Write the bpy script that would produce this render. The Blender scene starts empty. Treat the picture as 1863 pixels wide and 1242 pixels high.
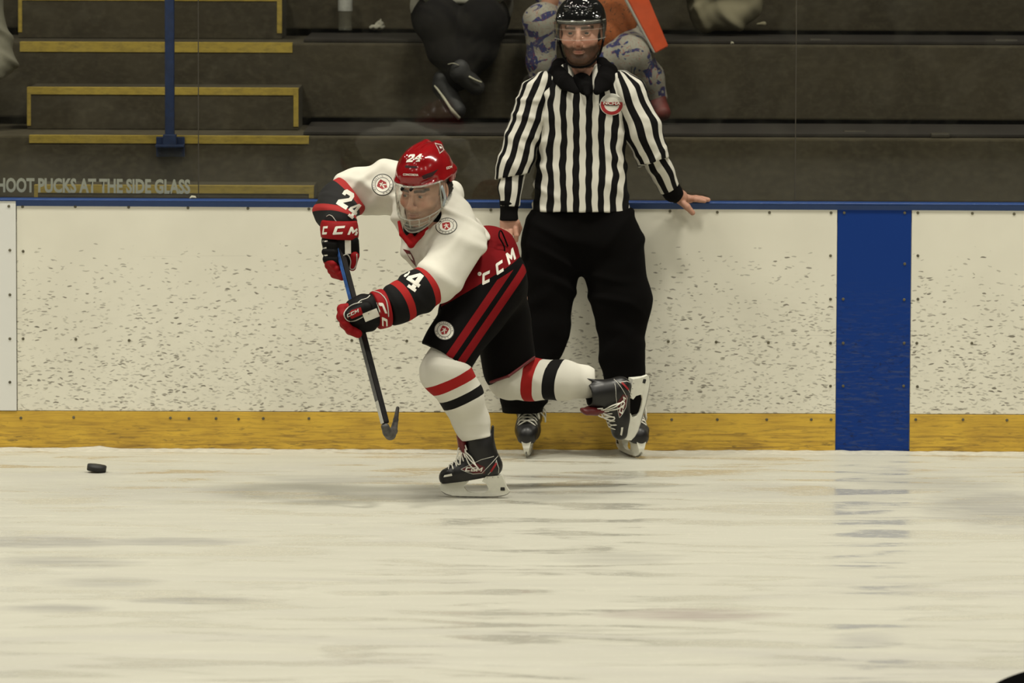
import bpy, bmesh, math, random
import numpy as np
from mathutils import Vector, Matrix, Quaternion
from mathutils.bvhtree import BVHTree

random.seed(7); RNG = np.random.default_rng(7)
SC = bpy.context.scene
COL = SC.collection

# ------------------------------------------------------------------ camera
IMG_W, IMG_H = 1863.0, 1242.0
F_PX = 9850.0
CAM = np.array([0.0, -22.0, 2.4])
PITCH = math.atan(2.4 / 22.0) - math.atan(199.0 / F_PX)
ROLL = math.radians(0.22)
cam_d = bpy.data.cameras.new('camera'); cam_o = bpy.data.objects.new('camera', cam_d); COL.objects.link(cam_o)
cam_d.sensor_width = 36.0; cam_d.lens = F_PX * 36.0 / IMG_W; cam_d.clip_end = 200
cam_o.location = CAM
ROT = Matrix.Rotation(math.pi / 2 - PITCH, 3, 'X') @ Matrix.Rotation(ROLL, 3, 'Z')
cam_o.rotation_euler = ROT.to_euler()
cam_d.dof.use_dof = True; cam_d.dof.focus_distance = 20.6; cam_d.dof.aperture_fstop = 5.0
SC.camera = cam_o
RM = np.array(ROT)

# ------------------------------------------------------------------ view, world, lamps
SC.view_settings.view_transform = 'Standard'; SC.view_settings.look = 'None'
SC.view_settings.gamma = 1.0; SC.view_settings.use_curve_mapping = False
SC.view_settings.exposure = 0.0
W = bpy.data.worlds.new('arena_air'); SC.world = W; W.use_nodes = True
W.node_tree.nodes['Background'].inputs[0].default_value = (0.95, 0.93, 0.78, 1)
W.node_tree.nodes['Background'].inputs[1].default_value = 0.03

def lamp(x, y, z, sx, sy, power, spread=150, col=(1.0, 0.955, 0.825), aim=None):
    l = bpy.data.lights.new('rink_lamp', 'AREA'); l.shape = 'RECTANGLE'; l.size = sx; l.size_y = sy
    l.energy = power; l.color = col; l.spread = math.radians(spread)
    o = bpy.data.objects.new('rink_lamp', l); COL.objects.link(o); o.location = (x, y, z)
    if aim is not None:
        o.rotation_euler = (Vector(aim) - Vector((x, y, z))).to_track_quat('-Z', 'Y').to_euler()
    return o
for iy, y in enumerate((-2.4, -8.5, -14.0, -19.0)):
    for ix, x in enumerate((-9.0, -3.6, 1.8, 7.2)):
        lamp(x, y, 8.5, 1.5, 0.7, (250, 148, 185, 190)[iy], 135)

# ------------------------------------------------------------------ pixel helpers (photo pixel + distance -> point)
def ray(px, py):
    d = RM @ np.array([(px - IMG_W / 2) / F_PX, -(py - IMG_H / 2) / F_PX, -1.0])
    return d / np.linalg.norm(d)
def P(px, py, Y):
    d = ray(px, py)
    return CAM + d * ((Y - CAM[1]) / d[1])
def PX(n, Y):
    return n * (22.0 + Y) / F_PX
def ice_y(px, py):
    d = ray(px, py); t = -CAM[2] / d[2]
    return (CAM + d * t)[1]

# ------------------------------------------------------------------ object helpers
def prop(o, label=None, cat=None, group=None, kind=None):
    if label: o['label'] = label
    if cat: o['category'] = cat
    if group: o['group'] = group
    if kind: o['kind'] = kind
    return o
def link(name, me, mats=None, parent=None, smooth=False):
    o = bpy.data.objects.new(name, me); COL.objects.link(o)
    if mats is not None:
        for m in (mats if isinstance(mats, (list, tuple)) else [mats]): me.materials.append(m)
    if smooth: me.polygons.foreach_set('use_smooth', [True] * len(me.polygons))
    if parent is not None:
        o.parent = parent
        o.matrix_parent_inverse = parent.matrix_world.inverted() if False else Matrix.Identity(4)
    return o
def mesh_from(verts, faces, name='mesh'):
    me = bpy.data.meshes.new(name); me.from_pydata([tuple(v) for v in verts], [], [tuple(f) for f in faces]); me.update(); return me
def bm_mesh(bm, name='mesh'):
    me = bpy.data.meshes.new(name); bm.normal_update(); bm.to_mesh(me); bm.free(); return me
def box_bm(bm, x0, x1, y0, y1, z0, z1, bev=0.0):
    r = bmesh.ops.create_cube(bm, size=1.0)
    vs = r['verts']
    for v in vs:
        v.co = Vector(((x0 + x1) / 2 + v.co.x * (x1 - x0), (y0 + y1) / 2 + v.co.y * (y1 - y0), (z0 + z1) / 2 + v.co.z * (z1 - z0)))
    if bev:
        es = list({e for v in vs for e in v.link_edges})
        bmesh.ops.bevel(bm, geom=es, offset=bev, segments=2, affect='EDGES', profile=0.6)
def box(name, x0, x1, y0, y1, z0, z1, m, bev=0.0, parent=None):
    bm = bmesh.new(); box_bm(bm, x0, x1, y0, y1, z0, z1, bev)
    return link(name, bm_mesh(bm), m, parent)
def tube_mesh(pts, rad, seg=10, closed=False, flat=None, name='mesh'):
    """swept tube through points, rad scalar or list; flat=(vector, factor) squashes the section"""
    pts = [Vector(p) for p in pts]; n = len(pts)
    rads = rad if isinstance(rad, (list, tuple, np.ndarray)) else [rad] * n
    verts, faces = [], []
    up = None
    for i, p in enumerate(pts):
        a = pts[(i - 1) % n] if (closed or i > 0) else p
        b = pts[(i + 1) % n] if (closed or i < n - 1) else p
        t = (b - a).normalized()
        if up is None:
            up = Vector((0, 0, 1)) if abs(t.z) < 0.9 else Vector((1, 0, 0))
        s = t.cross(up).normalized(); up = s.cross(t).normalized()
        for k in range(seg):
            an = 2 * math.pi * k / seg
            off = s * math.cos(an) * rads[i] + up * math.sin(an) * rads[i]
            if flat is not None:
                fv = Vector(flat[0]); off -= fv * off.dot(fv) * (1 - flat[1])
            verts.append(p + off)
    m = n if closed else n - 1
    for i in range(m):
        j = (i + 1) % n
        for k in range(seg):
            k2 = (k + 1) % seg
            faces.append((i * seg + k, i * seg + k2, j * seg + k2, j * seg + k))
    if not closed:
        faces.append(tuple(range(seg))[::-1]); faces.append(tuple((n - 1) * seg + k for k in range(seg)))
    me = mesh_from(verts, faces, name)
    bm = bmesh.new(); bm.from_mesh(me); bmesh.ops.recalc_face_normals(bm, faces=bm.faces); bm.to_mesh(me); bm.free()
    return me
def spline(pts, n=8):
    """catmull-rom resample"""
    pts = [np.array(p, float) for p in pts]; out = []
    for i in range(len(pts) - 1):
        p0 = pts[max(i - 1, 0)]; p1 = pts[i]; p2 = pts[i + 1]; p3 = pts[min(i + 2, len(pts) - 1)]
        for k in range(n):
            t = k / n
            out.append(0.5 * ((2 * p1) + (-p0 + p2) * t + (2 * p0 - 5 * p1 + 4 * p2 - p3) * t * t + (-p0 + 3 * p1 - 3 * p2 + p3) * t ** 3))
    out.append(pts[-1]); return out
def join_meshes(list_me, name='mesh'):
    bm = bmesh.new()
    for me in list_me: bm.from_mesh(me)
    return bm_mesh(bm, name)

# ------------------------------------------------------------------ node materials
class NB:
    def __init__(s, name):
        s.m = bpy.data.materials.new(name); s.m.use_nodes = True
        s.t = s.m.node_tree; s.b = s.t.nodes['Principled BSDF']; s.out = s.t.nodes['Material Output']
    def n(s, typ, **kw):
        nd = s.t.nodes.new(typ)
        for k, v in kw.items(): setattr(nd, k, v)
        return nd
    def put(s, sock, v):
        if isinstance(v, bpy.types.NodeSocket): s.t.links.new(v, sock)
        else:
            if isinstance(v, (tuple, list)) and len(v) == 3 and sock.type == 'RGBA': v = tuple(v) + (1.0,)
            sock.default_value = v
    def math(s, op, a, b=0.0, c=None, clamp=False):
        nd = s.n('ShaderNodeMath', operation=op); nd.use_clamp = clamp
        s.put(nd.inputs[0], a); s.put(nd.inputs[1], b)
        if c is not None: s.put(nd.inputs[2], c)
        return nd.outputs[0]
    def mix(s, f, a, b):
        nd = s.n('ShaderNodeMix', data_type='RGBA'); s.put(nd.inputs[0], f); s.put(nd.inputs[6], a); s.put(nd.inputs[7], b); return nd.outputs[2]
    def mixf(s, f, a, b):
        nd = s.n('ShaderNodeMix', data_type='FLOAT'); s.put(nd.inputs[0], f); s.put(nd.inputs[2], a); s.put(nd.inputs[3], b); return nd.outputs[0]
    def obj(s): return s.n('ShaderNodeTexCoord').outputs['Object']
    def vmap(s, vec, scale=(1, 1, 1), loc=(0, 0, 0), rot=(0, 0, 0)):
        nd = s.n('ShaderNodeMapping'); s.put(nd.inputs['Vector'], vec); nd.inputs['Scale'].default_value = scale
        nd.inputs['Location'].default_value = loc; nd.inputs['Rotation'].default_value = rot; return nd.outputs[0]
    def noise(s, vec, scale=5.0, detail=3.0, rough=0.5, dist=0.0):
        nd = s.n('ShaderNodeTexNoise'); s.put(nd.inputs['Vector'], vec); nd.inputs['Scale'].default_value = scale
        nd.inputs['Detail'].default_value = detail; nd.inputs['Roughness'].default_value = rough; nd.inputs['Distortion'].default_value = dist
        return nd.outputs['Fac']
    def ramp(s, f, lo, hi, a=0.0, b=1.0):
        nd = s.n('ShaderNodeMapRange'); s.put(nd.inputs[0], f); nd.inputs[1].default_value = lo; nd.inputs[2].default_value = hi
        nd.inputs[3].default_value = a; nd.inputs[4].default_value = b; return nd.outputs[0]
    def sep(s, vec):
        nd = s.n('ShaderNodeSeparateXYZ'); s.put(nd.inputs[0], vec); return nd.outputs
    def attr(s, name): return s.n('ShaderNodeAttribute', attribute_name=name)
    def set(s, color=None, rough=None, **kw):
        if color is not None: s.put(s.b.inputs['Base Color'], color)
        if rough is not None: s.put(s.b.inputs['Roughness'], rough)
        for k, v in kw.items(): s.put(s.b.inputs[k.replace('_', ' ')], v)
        return s
    def bump(s, h, strength=0.3, dist=0.01):
        nd = s.n('ShaderNodeBump'); nd.inputs['Strength'].default_value = strength; nd.inputs['Distance'].default_value = dist
        s.put(nd.inputs['Height'], h); s.t.links.new(nd.outputs[0], s.b.inputs['Normal']); return s
    def schlick(s, f0=0.022):
        g = s.n('ShaderNodeNewGeometry'); d = s.n('ShaderNodeVectorMath', operation='DOT_PRODUCT')
        s.put(d.inputs[0], g.outputs['Incoming']); s.put(d.inputs[1], g.outputs['Normal'])
        c = s.math('SUBTRACT', 1.0, s.math('ABSOLUTE', d.outputs['Value']))
        return s.math('MULTIPLY_ADD', s.math('POWER', c, 5.0), 1.0 - f0, f0)
    def inband(s, v, lo, hi):
        return s.math('MULTIPLY', s.math('GREATER_THAN', v, lo), s.math('LESS_THAN', v, hi))

def simple(name, col, rough=0.7, var=0.12, scale=40, metal=0.0, bump=0.0, **kw):
    b = NB(name); v = b.noise(b.obj(), scale, 3)
    c2 = tuple(x * (1 - var) for x in col); c1 = tuple(min(1, x * (1 + var)) for x in col)
    b.set(b.mix(b.ramp(v, 0.3, 0.7), c1, c2), rough, Metallic=metal, **kw)
    if bump: b.bump(v, bump, 0.002)
    return b.m

RED = (0.27, 0.007, 0.008); RED_C = (0.31, 0.010, 0.009); BLK = (0.0022, 0.0018, 0.0018); WHT = (0.63, 0.61, 0.535)
MAROON = (0.11, 0.008, 0.010)

def fabric(name, col, rough=0.85, weave=420, var=0.06, sheen=0.0):
    b = NB(name); o = b.obj(); v = b.noise(o, weave, 2); w = b.noise(o, 9, 3)
    c = b.mix(b.ramp(w, 0.3, 0.7), tuple(min(1, x * (1 + var)) for x in col), tuple(x * (1 - var) for x in col))
    b.set(c, rough, Sheen_Weight=sheen); b.b.inputs['Specular IOR Level'].default_value = 0.12
    b.bump(v, 0.12, 0.001); return b.m
M = {}
M['white_knit'] = fabric('white_knit', WHT)
M['black_knit'] = fabric('black_knit', BLK, 0.9)
M['black_pant'] = fabric('black_pant', (0.0016, 0.0013, 0.0012), 1.0)
M['red_knit'] = fabric('red_knit', RED)
M['red_leather'] = fabric('red_leather', (0.24, 0.007, 0.009), 0.6)
M['black_leather'] = fabric('black_leather', (0.004, 0.0036, 0.0036), 0.6)
M['white_print'] = simple('white_print', (0.68, 0.66, 0.58), 0.6, 0.04)
M['grey_print'] = simple('grey_print', (0.42, 0.41, 0.36), 0.6, 0.05)
M['black_print'] = simple('black_print', (0.012, 0.012, 0.011), 0.6, 0.05)
M['red_print'] = simple('red_print', (0.28, 0.008, 0.010), 0.6, 0.05)
M['maroon'] = simple('maroon', MAROON, 0.45, 0.1)
M['holder'] = simple('white_plastic', (0.70, 0.69, 0.60), 0.35, 0.05)
M['steel'] = simple('skate_steel', (0.30, 0.29, 0.27), 0.3, 0.5, 30, metal=0.85)
M['lace'] = simple('lace_cotton', (0.68, 0.66, 0.58), 0.8, 0.1)
M['screw'] = simple('screw_head', (0.10, 0.09, 0.055), 0.5, 0.3)

# ------------------------------------------------------------------ signed distance modelling
def smin(a, b, k):
    if k <= 0: return np.minimum(a, b)
    h = np.clip(0.5 + 0.5 * (b - a) / k, 0, 1)
    return b * (1 - h) + a * h - k * h * (1 - h)
def smax(a, b, k): return -smin(-a, -b, k)

class S:
    """smooth union of round cones / ellipsoids / boxes; nets() gives one continuous surface"""
    def __init__(s, k=0.02): s.k = k; s.ops = []
    def _add(s, mode, fn, lo, hi, k):
        k = s.k if k is None else k
        s.ops.append((mode, fn, np.array(lo) - 0.02 - 2 * k, np.array(hi) + 0.02 + 2 * k, k)); return s
    def cap(s, a, b, ra, rb=None, k=None, fl=None, mode='add'):
        a = np.array(a, float); b = np.array(b, float); rb = ra if rb is None else rb
        ba = b - a; L2 = max(float(ba @ ba), 1e-12)
        if fl is not None: fv = np.array(fl[0], float); fv /= np.linalg.norm(fv); fs = fl[1]
        def fn(X, Y, Z):
            dx, dy, dz = X - a[0], Y - a[1], Z - a[2]
            t = np.clip((dx * ba[0] + dy * ba[1] + dz * ba[2]) / L2, 0, 1)
            qx, qy, qz = dx - ba[0] * t, dy - ba[1] * t, dz - ba[2] * t
            d2 = qx * qx + qy * qy + qz * qz
            r = ra + (rb - ra) * t
            if fl is None: return np.sqrt(d2) - r
            c = qx * fv[0] + qy * fv[1] + qz * fv[2]
            l = np.sqrt(np.maximum(d2 - c * c + (c / fs) ** 2, 1e-12))
            g = np.sqrt(np.maximum(d2 - c * c + c * c / fs ** 4, 1e-12))
            return (l - r) * l / np.maximum(g, 1e-6)
        R = max(ra, rb) * (max(1, fl[1]) if fl else 1)
        return s._add(mode, fn, np.minimum(a, b) - R, np.maximum(a, b) + R, k)
    def chain(s, pts, rads, k=None, fl=None, mode='add'):
        for i in range(len(pts) - 1): s.cap(pts[i], pts[i + 1], rads[i], rads[i + 1], k, fl, mode)
        return s
    def ell(s, c, r, ax=None, k=None, mode='add'):
        c = np.array(c, float); r = np.array(r if hasattr(r, '__len__') else (r, r, r), float)
        A = np.eye(3) if ax is None else np.array(ax, float)   # rows = axes
        def fn(X, Y, Z):
            dx, dy, dz = X - c[0], Y - c[1], Z - c[2]
            u = (dx * A[0, 0] + dy * A[0, 1] + dz * A[0, 2]); v = (dx * A[1, 0] + dy * A[1, 1] + dz * A[1, 2]); w = (dx * A[2, 0] + dy * A[2, 1] + dz * A[2, 2])
            k0 = np.sqrt((u / r[0]) ** 2 + (v / r[1]) ** 2 + (w / r[2]) ** 2)
            k1 = np.sqrt((u / r[0] ** 2) ** 2 + (v / r[1] ** 2) ** 2 + (w / r[2] ** 2) ** 2)
            return np.where(k1 < 1e-6, -r.min(), k0 * (k0 - 1) / np.maximum(k1, 1e-6))
        R = r.max(); return s._add(mode, fn, c - R, c + R, k)
    def bx(s, c, h, ax=None, rnd=0.003, k=None, mode='add'):
        c = np.array(c, float); h = np.array(h, float) - rnd; A = np.eye(3) if ax is None else np.array(ax, float)
        def fn(X, Y, Z):
            dx, dy, dz = X - c[0], Y - c[1], Z - c[2]
            q = [np.abs(dx * A[i, 0] + dy * A[i, 1] + dz * A[i, 2]) - h[i] for i in range(3)]
            out = np.sqrt(np.maximum(q[0], 0) ** 2 + np.maximum(q[1], 0) ** 2 + np.maximum(q[2], 0) ** 2)
            return out + np.minimum(np.maximum(np.maximum(q[0], q[1]), q[2]), 0) - rnd
        R = np.linalg.norm(h) + rnd; return s._add(mode, fn, c - R, c + R, k)
    def cut(s, p, n, k=0.0):
        p = np.array(p, float); n = np.array(n, float); n = n / np.linalg.norm(n)
        s.ops.append(('cut', lambda X, Y, Z: (X - p[0]) * n[0] + (Y - p[1]) * n[1] + (Z - p[2]) * n[2], None, None, k)); return s
    def ev(s, X, Y, Z):
        d = np.full(np.broadcast(X, Y, Z).shape, 10.0)
        for mode, fn, lo, hi, k in s.ops:
            f = fn(X, Y, Z)
            if mode == 'add': d = smin(d, f, k)
            elif mode == 'sub': d = smax(d, -f, k)
            else: d = smax(d, f, k)
        return d
    def bounds(s):
        lo = np.min([o[2] for o in s.ops if o[0] == 'add'], axis=0); hi = np.max([o[3] for o in s.ops if o[0] == 'add'], axis=0); return lo, hi
    def mesh(s, h=0.006, fine=(), disp=None, attrs=None, name='mesh', bounds=None):
        lo, hi = bounds if bounds else s.bounds()
        ax = []
        for i in range(3):
            v = [lo[i]]
            while v[-1] < hi[i]:
                st = h
                for (fl, fh, fhh) in fine:
                    if fl[i] - fhh <= v[-1] <= fh[i]: st = min(st, fhh)
                v.append(v[-1] + st)
            ax.append(np.array(v))
        xs, ys, zs = ax
        D = np.full((len(xs), len(ys), len(zs)), 10.0, dtype=np.float32)
        for mode, fn, l, hh, k in s.ops:
            if mode == 'cut':
                f = fn(xs[:, None, None], ys[None, :, None], zs[None, None, :]); D = smax(D, f.astype(np.float32), k); continue
            i0, i1 = np.searchsorted(xs, l[0]), np.searchsorted(xs, hh[0]); j0, j1 = np.searchsorted(ys, l[1]), np.searchsorted(ys, hh[1]); k0, k1 = np.searchsorted(zs, l[2]), np.searchsorted(zs, hh[2])
            if i1 <= i0 or j1 <= j0 or k1 <= k0: continue
            f = fn(xs[i0:i1, None, None], ys[None, j0:j1, None], zs[None, None, k0:k1]).astype(np.float32)
            sub = D[i0:i1, j0:j1, k0:k1]
            D[i0:i1, j0:j1, k0:k1] = smin(sub, f, k) if mode == 'add' else smax(sub, -f, k)
        I = D < 0
        c = np.zeros((len(xs) - 1, len(ys) - 1, len(zs) - 1), dtype=np.int8)
        corners = [(a, b, e) for a in (0, 1) for b in (0, 1) for e in (0, 1)]
        nx, ny, nz = c.shape
        for a, b, e in corners: c += I[a:a + nx, b:b + ny, e:e + nz]
        act = np.argwhere((c > 0) & (c < 8))
        idx = np.full(c.shape, -1, dtype=np.int64); idx[act[:, 0], act[:, 1], act[:, 2]] = np.arange(len(act))
        dv = np.stack([D[act[:, 0] + a, act[:, 1] + b, act[:, 2] + e] for a, b, e in corners], 1).astype(np.float64)
        pv = np.stack([np.stack([xs[act[:, 0] + a], ys[act[:, 1] + b], zs[act[:, 2] + e]], 1) for a, b, e in corners], 1)
        acc = np.zeros((len(act), 3)); cnt = np.zeros(len(act))
        for p in range(8):
            for q in range(p + 1, 8):
                if sum(abs(corners[p][i] - corners[q][i]) for i in range(3)) != 1: continue
                d0, d1 = dv[:, p], dv[:, q]; m = (d0 < 0) != (d1 < 0)
                t = np.where(m, d0 / np.where(m, d0 - d1, 1), 0)
                acc += np.where(m[:, None], pv[:, p] + (pv[:, q] - pv[:, p]) * t[:, None], 0); cnt += m
        V = acc / np.maximum(cnt, 1)[:, None]
        quads = []
        for axn in range(3):
            sl0 = [slice(None)] * 3; sl1 = [slice(None)] * 3; sl0[axn] = slice(0, -1); sl1[axn] = slice(1, None)
            A, B = I[tuple(sl0)], I[tuple(sl1)]
            e = np.argwhere(A != B); u, v = (axn + 1) % 3, (axn + 2) % 3
            e = e[(e[:, u] > 0) & (e[:, v] > 0) & (e[:, u] < D.shape[u] - 1) & (e[:, v] < D.shape[v] - 1)]
            fl = A[e[:, 0], e[:, 1], e[:, 2]]
            q = []
            for du, dvv in ((-1, -1), (0, -1), (0, 0), (-1, 0)):
                cc = e.copy(); cc[:, u] += du; cc[:, v] += dvv; q.append(idx[cc[:, 0], cc[:, 1], cc[:, 2]])
            q = np.stack(q, 1); q[~fl] = q[~fl][:, ::-1]; quads.append(q)
        Q = np.concatenate(quads); Q = Q[(Q >= 0).all(1)]
        def grad(V, e=0.0008):
            g = np.zeros_like(V)
            for i in range(3):
                Vp = V.copy(); Vm = V.copy(); Vp[:, i] += e; Vm[:, i] -= e
                g[:, i] = (s.ev(*Vp.T) - s.ev(*Vm.T)) / (2 * e)
            return g
        for it in range(2):
            d = s.ev(*V.T); g = grad(V); g2 = np.maximum((g * g).sum(1), 0.05)
            V = V - g * np.clip(d / g2, -h, h)[:, None]
        if disp is not None:
            g = grad(V, 0.003); N = g / np.maximum(np.linalg.norm(g, axis=1), 1e-6)[:, None]
            V = V + N * disp(V, N)[:, None]
        me = bpy.data.meshes.new(name); me.vertices.add(len(V)); me.vertices.foreach_set('co', V.astype(np.float32).ravel())
        me.loops.add(len(Q) * 4); me.loops.foreach_set('vertex_index', Q.astype(np.int32).ravel())
        me.polygons.add(len(Q)); me.polygons.foreach_set('loop_start', np.arange(len(Q), dtype=np.int32) * 4)
        me.polygons.foreach_set('use_smooth', np.ones(len(Q), dtype=bool))
        me.update(calc_edges=True)
        if attrs:
            for an, (typ, f) in attrs.items():
                a = me.attributes.new(an, typ, 'POINT'); val = f(V)
                a.data.foreach_set('vector' if typ == 'FLOAT_VECTOR' else ('color' if typ == 'FLOAT_COLOR' else 'value'), np.ascontiguousarray(val, dtype=np.float32).ravel())
        return me
def wob(V, f=1.0, ph=0.0):
    x, y, z = V[:, 0] * f, V[:, 1] * f, V[:, 2] * f
    return (np.sin(11 * x + 3 * np.sin(7 * z + ph) + ph) + np.sin(13 * z + 2.5 * np.sin(9 * x + 4 * y) + 1.3 * ph) + np.sin(17 * y + 2 * np.sin(8 * z + 5 * x) - ph)) / 3.0
def folds(V, dirv, freq, amp, ph=0.0, warp=1.2):
    d = np.array(dirv, float); d /= np.linalg.norm(d)
    s = V @ d
    a = 0.5 + 0.5 * np.sin(freq * s + warp * 2.2 * wob(V, 0.9, ph) + ph)
    m = np.clip(0.5 + 0.9 * wob(V, 0.7, ph + 2.0), 0, 1)
    return amp * (a ** 3 - 0.35) * m

# ------------------------------------------------------------------ marks laid on surfaces
def poly_curve(polys):
    cu = bpy.data.curves.new('shape', 'CURVE'); cu.dimensions = '2D'; cu.fill_mode = 'BOTH'
    for pl in polys:
        sp = cu.splines.new('POLY'); sp.points.add(len(pl) - 1); sp.use_cyclic_u = True
        for i, (x, y) in enumerate(pl): sp.points[i].co = (x, y, 0, 1)
    return cu
def text_curve(txt, bold=0.02, shear=0.0, spacing=1.0):
    cu = bpy.data.curves.new('shape', 'FONT'); cu.body = txt; cu.offset = bold; cu.shear = shear
    cu.align_x = 'CENTER'; cu.align_y = 'CENTER'; cu.space_character = spacing; cu.resolution_u = 3; return cu
def curve_mesh(cu, maxlen=None):
    o = bpy.data.objects.new('tmp', cu); COL.objects.link(o); bpy.context.view_layer.update()
    me = bpy.data.meshes.new_from_object(o.evaluated_get(bpy.context.evaluated_depsgraph_get()))
    bpy.data.objects.remove(o); bm = bmesh.new(); bm.from_mesh(me)
    bmesh.ops.remove_doubles(bm, verts=bm.verts, dist=1e-5)
    if maxlen:
        for _ in range(5):
            es = [e for e in bm.edges if e.calc_length() > maxlen]
            if not es: break
            bmesh.ops.subdivide_edges(bm, edges=es, cuts=1); bmesh.ops.triangulate(bm, faces=[f for f in bm.faces if len(f.verts) > 4])
    bmesh.ops.triangulate(bm, faces=bm.faces)
    bm.to_mesh(me); bm.free(); return me
GLY = {
 'C': (0.95, [[(0, .08), (.08, 0), (.95, 0), (.95, .27), (.30, .27), (.30, .73), (.95, .73), (.95, 1), (.08, 1), (0, .92)]]),
 'M': (1.15, [[(0, 0), (.28, 0), (.28, .52), (.575, .16), (.87, .52), (.87, 0), (1.15, 0), (1.15, 1), (.9, 1), (.575, .58), (.25, 1), (0, 1)]]),
 '2': (0.9, [[(0, 0), (.9, 0), (.9, .24), (.42, .24), (.9, .58), (.9, .86), (.76, 1), (.14, 1), (0, .86), (0, .64), (.27, .64), (.27, .77), (.62, .77), (.62, .64), (0, .26)]]),
 '4': (0.95, [[(.32, 0), (.92, 0), (.92, .17), (.80, .17), (.80, .30), (.95, .30), (.95, .50), (.80, .50), (.80, 1), (.50, 1), (0, .50), (0, .30), (.52, .30), (.52, .17), (.32, .17)], [(.27, .50), (.52, .50), (.52, .78)]]),
}
def glyphs(txt, gap=0.18, shear=0.0):
    out, x = [], 0.0
    for ch in txt:
        w, ps = GLY[ch]
        for p in ps: out.append([(x + a + shear * b, b - 0.5) for a, b in p])
        x += w + gap
    x -= gap
    return [[(a - x / 2, b) for a, b in p] for p in out]
def circ(r, n=40, cx=0, cy=0, ry=None):
    ry = ry or r
    return [(cx + r * math.cos(2 * math.pi * i / n), cy + ry * math.sin(2 * math.pi * i / n)) for i in range(n)]
def lay(name, layers, mapf, targets, parent, off=0.0015, step=None, mats=None):
    """layers: list of (curve data or polygons, material). mapf(x,y)->(origin, direction). Lays them on the surface of the targets."""
    bvhs = []
    for t in targets:
        me = t.data if hasattr(t, 'data') else t
        bvhs.append(BVHTree.FromPolygons([v.co for v in me.vertices], [tuple(p.vertices) for p in me.polygons]))
    V, Fc, mi, mlist = [], [], [], []
    for li, (cu, m) in enumerate(layers):
        if isinstance(cu, list): cu = poly_curve(cu)
        me = curve_mesh(cu, step)
        if m not in mlist: mlist.append(m)
        base = len(V); ok = []
        for v in me.vertices:
            o, d = mapf(v.co.x, v.co.y); o = Vector(o); d = Vector(d); best = None
            for b in bvhs:
                h = b.ray_cast(o, d)
                if h[0] is not None and (best is None or h[3] < best[1]): best = (h[0], h[3])
            if best is None: V.append(o); ok.append(False)
            else: V.append(best[0] - d * (off + 0.0006 * li)); ok.append(True)
        for p in me.polygons:
            vs = list(p.vertices)
            if not all(ok[i] for i in vs): continue
            pts = [V[base + i] for i in vs]
            if max((pts[i] - pts[i - 1]).length for i in range(len(pts))) > 0.06: continue
            Fc.append([base + i for i in vs]); mi.append(mlist.index(m))
    me = mesh_from(V, Fc, name)
    bm = bmesh.new(); bm.from_mesh(me); bmesh.ops.delete(bm, geom=[v for v in bm.verts if not v.link_faces], context='VERTS'); bm.to_mesh(me); bm.free()
    for m in mlist: me.materials.append(m)
    me.polygons.foreach_set('material_index', mi); me.update()
    me.polygons.foreach_set('use_smooth', [True] * len(me.polygons))
    return link(name, me, None, parent)
def cam_map(cx, cy, sx, sy=None, ang=0.0):
    """local unit -> photo pixel: scale, rotate (degrees, counter-clockwise), move"""
    sy = sx if sy is None else sy; ca, sa = math.cos(math.radians(ang)), math.sin(math.radians(ang))
    def f(x, y):
        x *= sx; y *= sy
        return CAM, ray(cx + x * ca - y * sa, cy - (x * sa + y * ca))
    return f

# ================================================================== SETTING
# ---- ice
b = NB('ice'); o = b.obj()
streak = b.noise(b.vmap(o, (0.55, 2.6, 1)), 1.3, 5, 0.6, 1.2)
fine = b.noise(b.vmap(o, (3.0, 16, 1), rot=(0, 0, 0.12)), 2.0, 5, 0.65, 0.6)
fine2 = b.noise(b.vmap(o, (1.0, 9, 1), rot=(0, 0, -0.25)), 2.4, 4, 0.6, 1.0)
spk = b.noise(b.vmap(o, (26, 30, 1)), 3.0, 2)
patch = b.noise(b.vmap(o, (0.42, 1.15, 1), loc=(3.1, 0.7, 0)), 1.0, 4, 0.55, 1.5)
colr = b.mix(b.ramp(streak, 0.35, 0.62), (0.465, 0.455, 0.388), (0.435, 0.425, 0.362))
wet = b.noise(b.vmap(o, (0.9, 3.2, 1), loc=(1.3, 2.2, 0)), 1.6, 4, 0.6, 0.6)
wet2 = b.noise(b.vmap(o, (14, 22, 1)), 1.6, 3, 0.6)
colr = b.mix(b.math('MULTIPLY', b.ramp(patch, 0.54, 0.72), 0.45), colr, (0.375, 0.362, 0.335))
colr = b.mix(b.math('MULTIPLY', b.ramp(fine, 0.60, 0.74), 0.25), colr, (0.77, 0.75, 0.63))
colr = b.mix(b.math('MULTIPLY', b.ramp(fine2, 0.62, 0.72), 0.2), colr, (0.80, 0.78, 0.66))
colr = b.mix(b.math('MULTIPLY', b.ramp(spk, 0.66, 0.74), 0.35), colr, (0.85, 0.83, 0.72))
SMUDGE_SHADE = [(60, 985, 190, 13, (0.34, 0.33, 0.31), .55), (330, 985, 150, 9, (0.36, 0.35, 0.33), .55), (110, 1022, 170, 12, (0.36, 0.35, 0.32), .5), (190, 1058, 120, 12, (0.38, 0.37, 0.34), .4),
    (360, 1092, 150, 8, (0.33, 0.32, 0.30), .6), (90, 1106, 130, 9, (0.36, 0.35, 0.32), .5), (1260, 1118, 190, 14, (0.40, 0.345, 0.31), .6), (1810, 925, 150, 42, (0.35, 0.34, 0.32), .55),
    (1700, 880, 160, 18, (0.38, 0.37, 0.34), .4), (640, 872, 190, 10, (0.36, 0.35, 0.32), .45), (1020, 868, 150, 6, (0.36, 0.35, 0.32), .45), (1120, 1015, 130, 14, (0.40, 0.39, 0.34), .35), (1580, 1165, 75, 16, (0.40, 0.39, 0.37), .4)]  # also paints soft shade below both skaters and the blue panel's reflection
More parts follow.
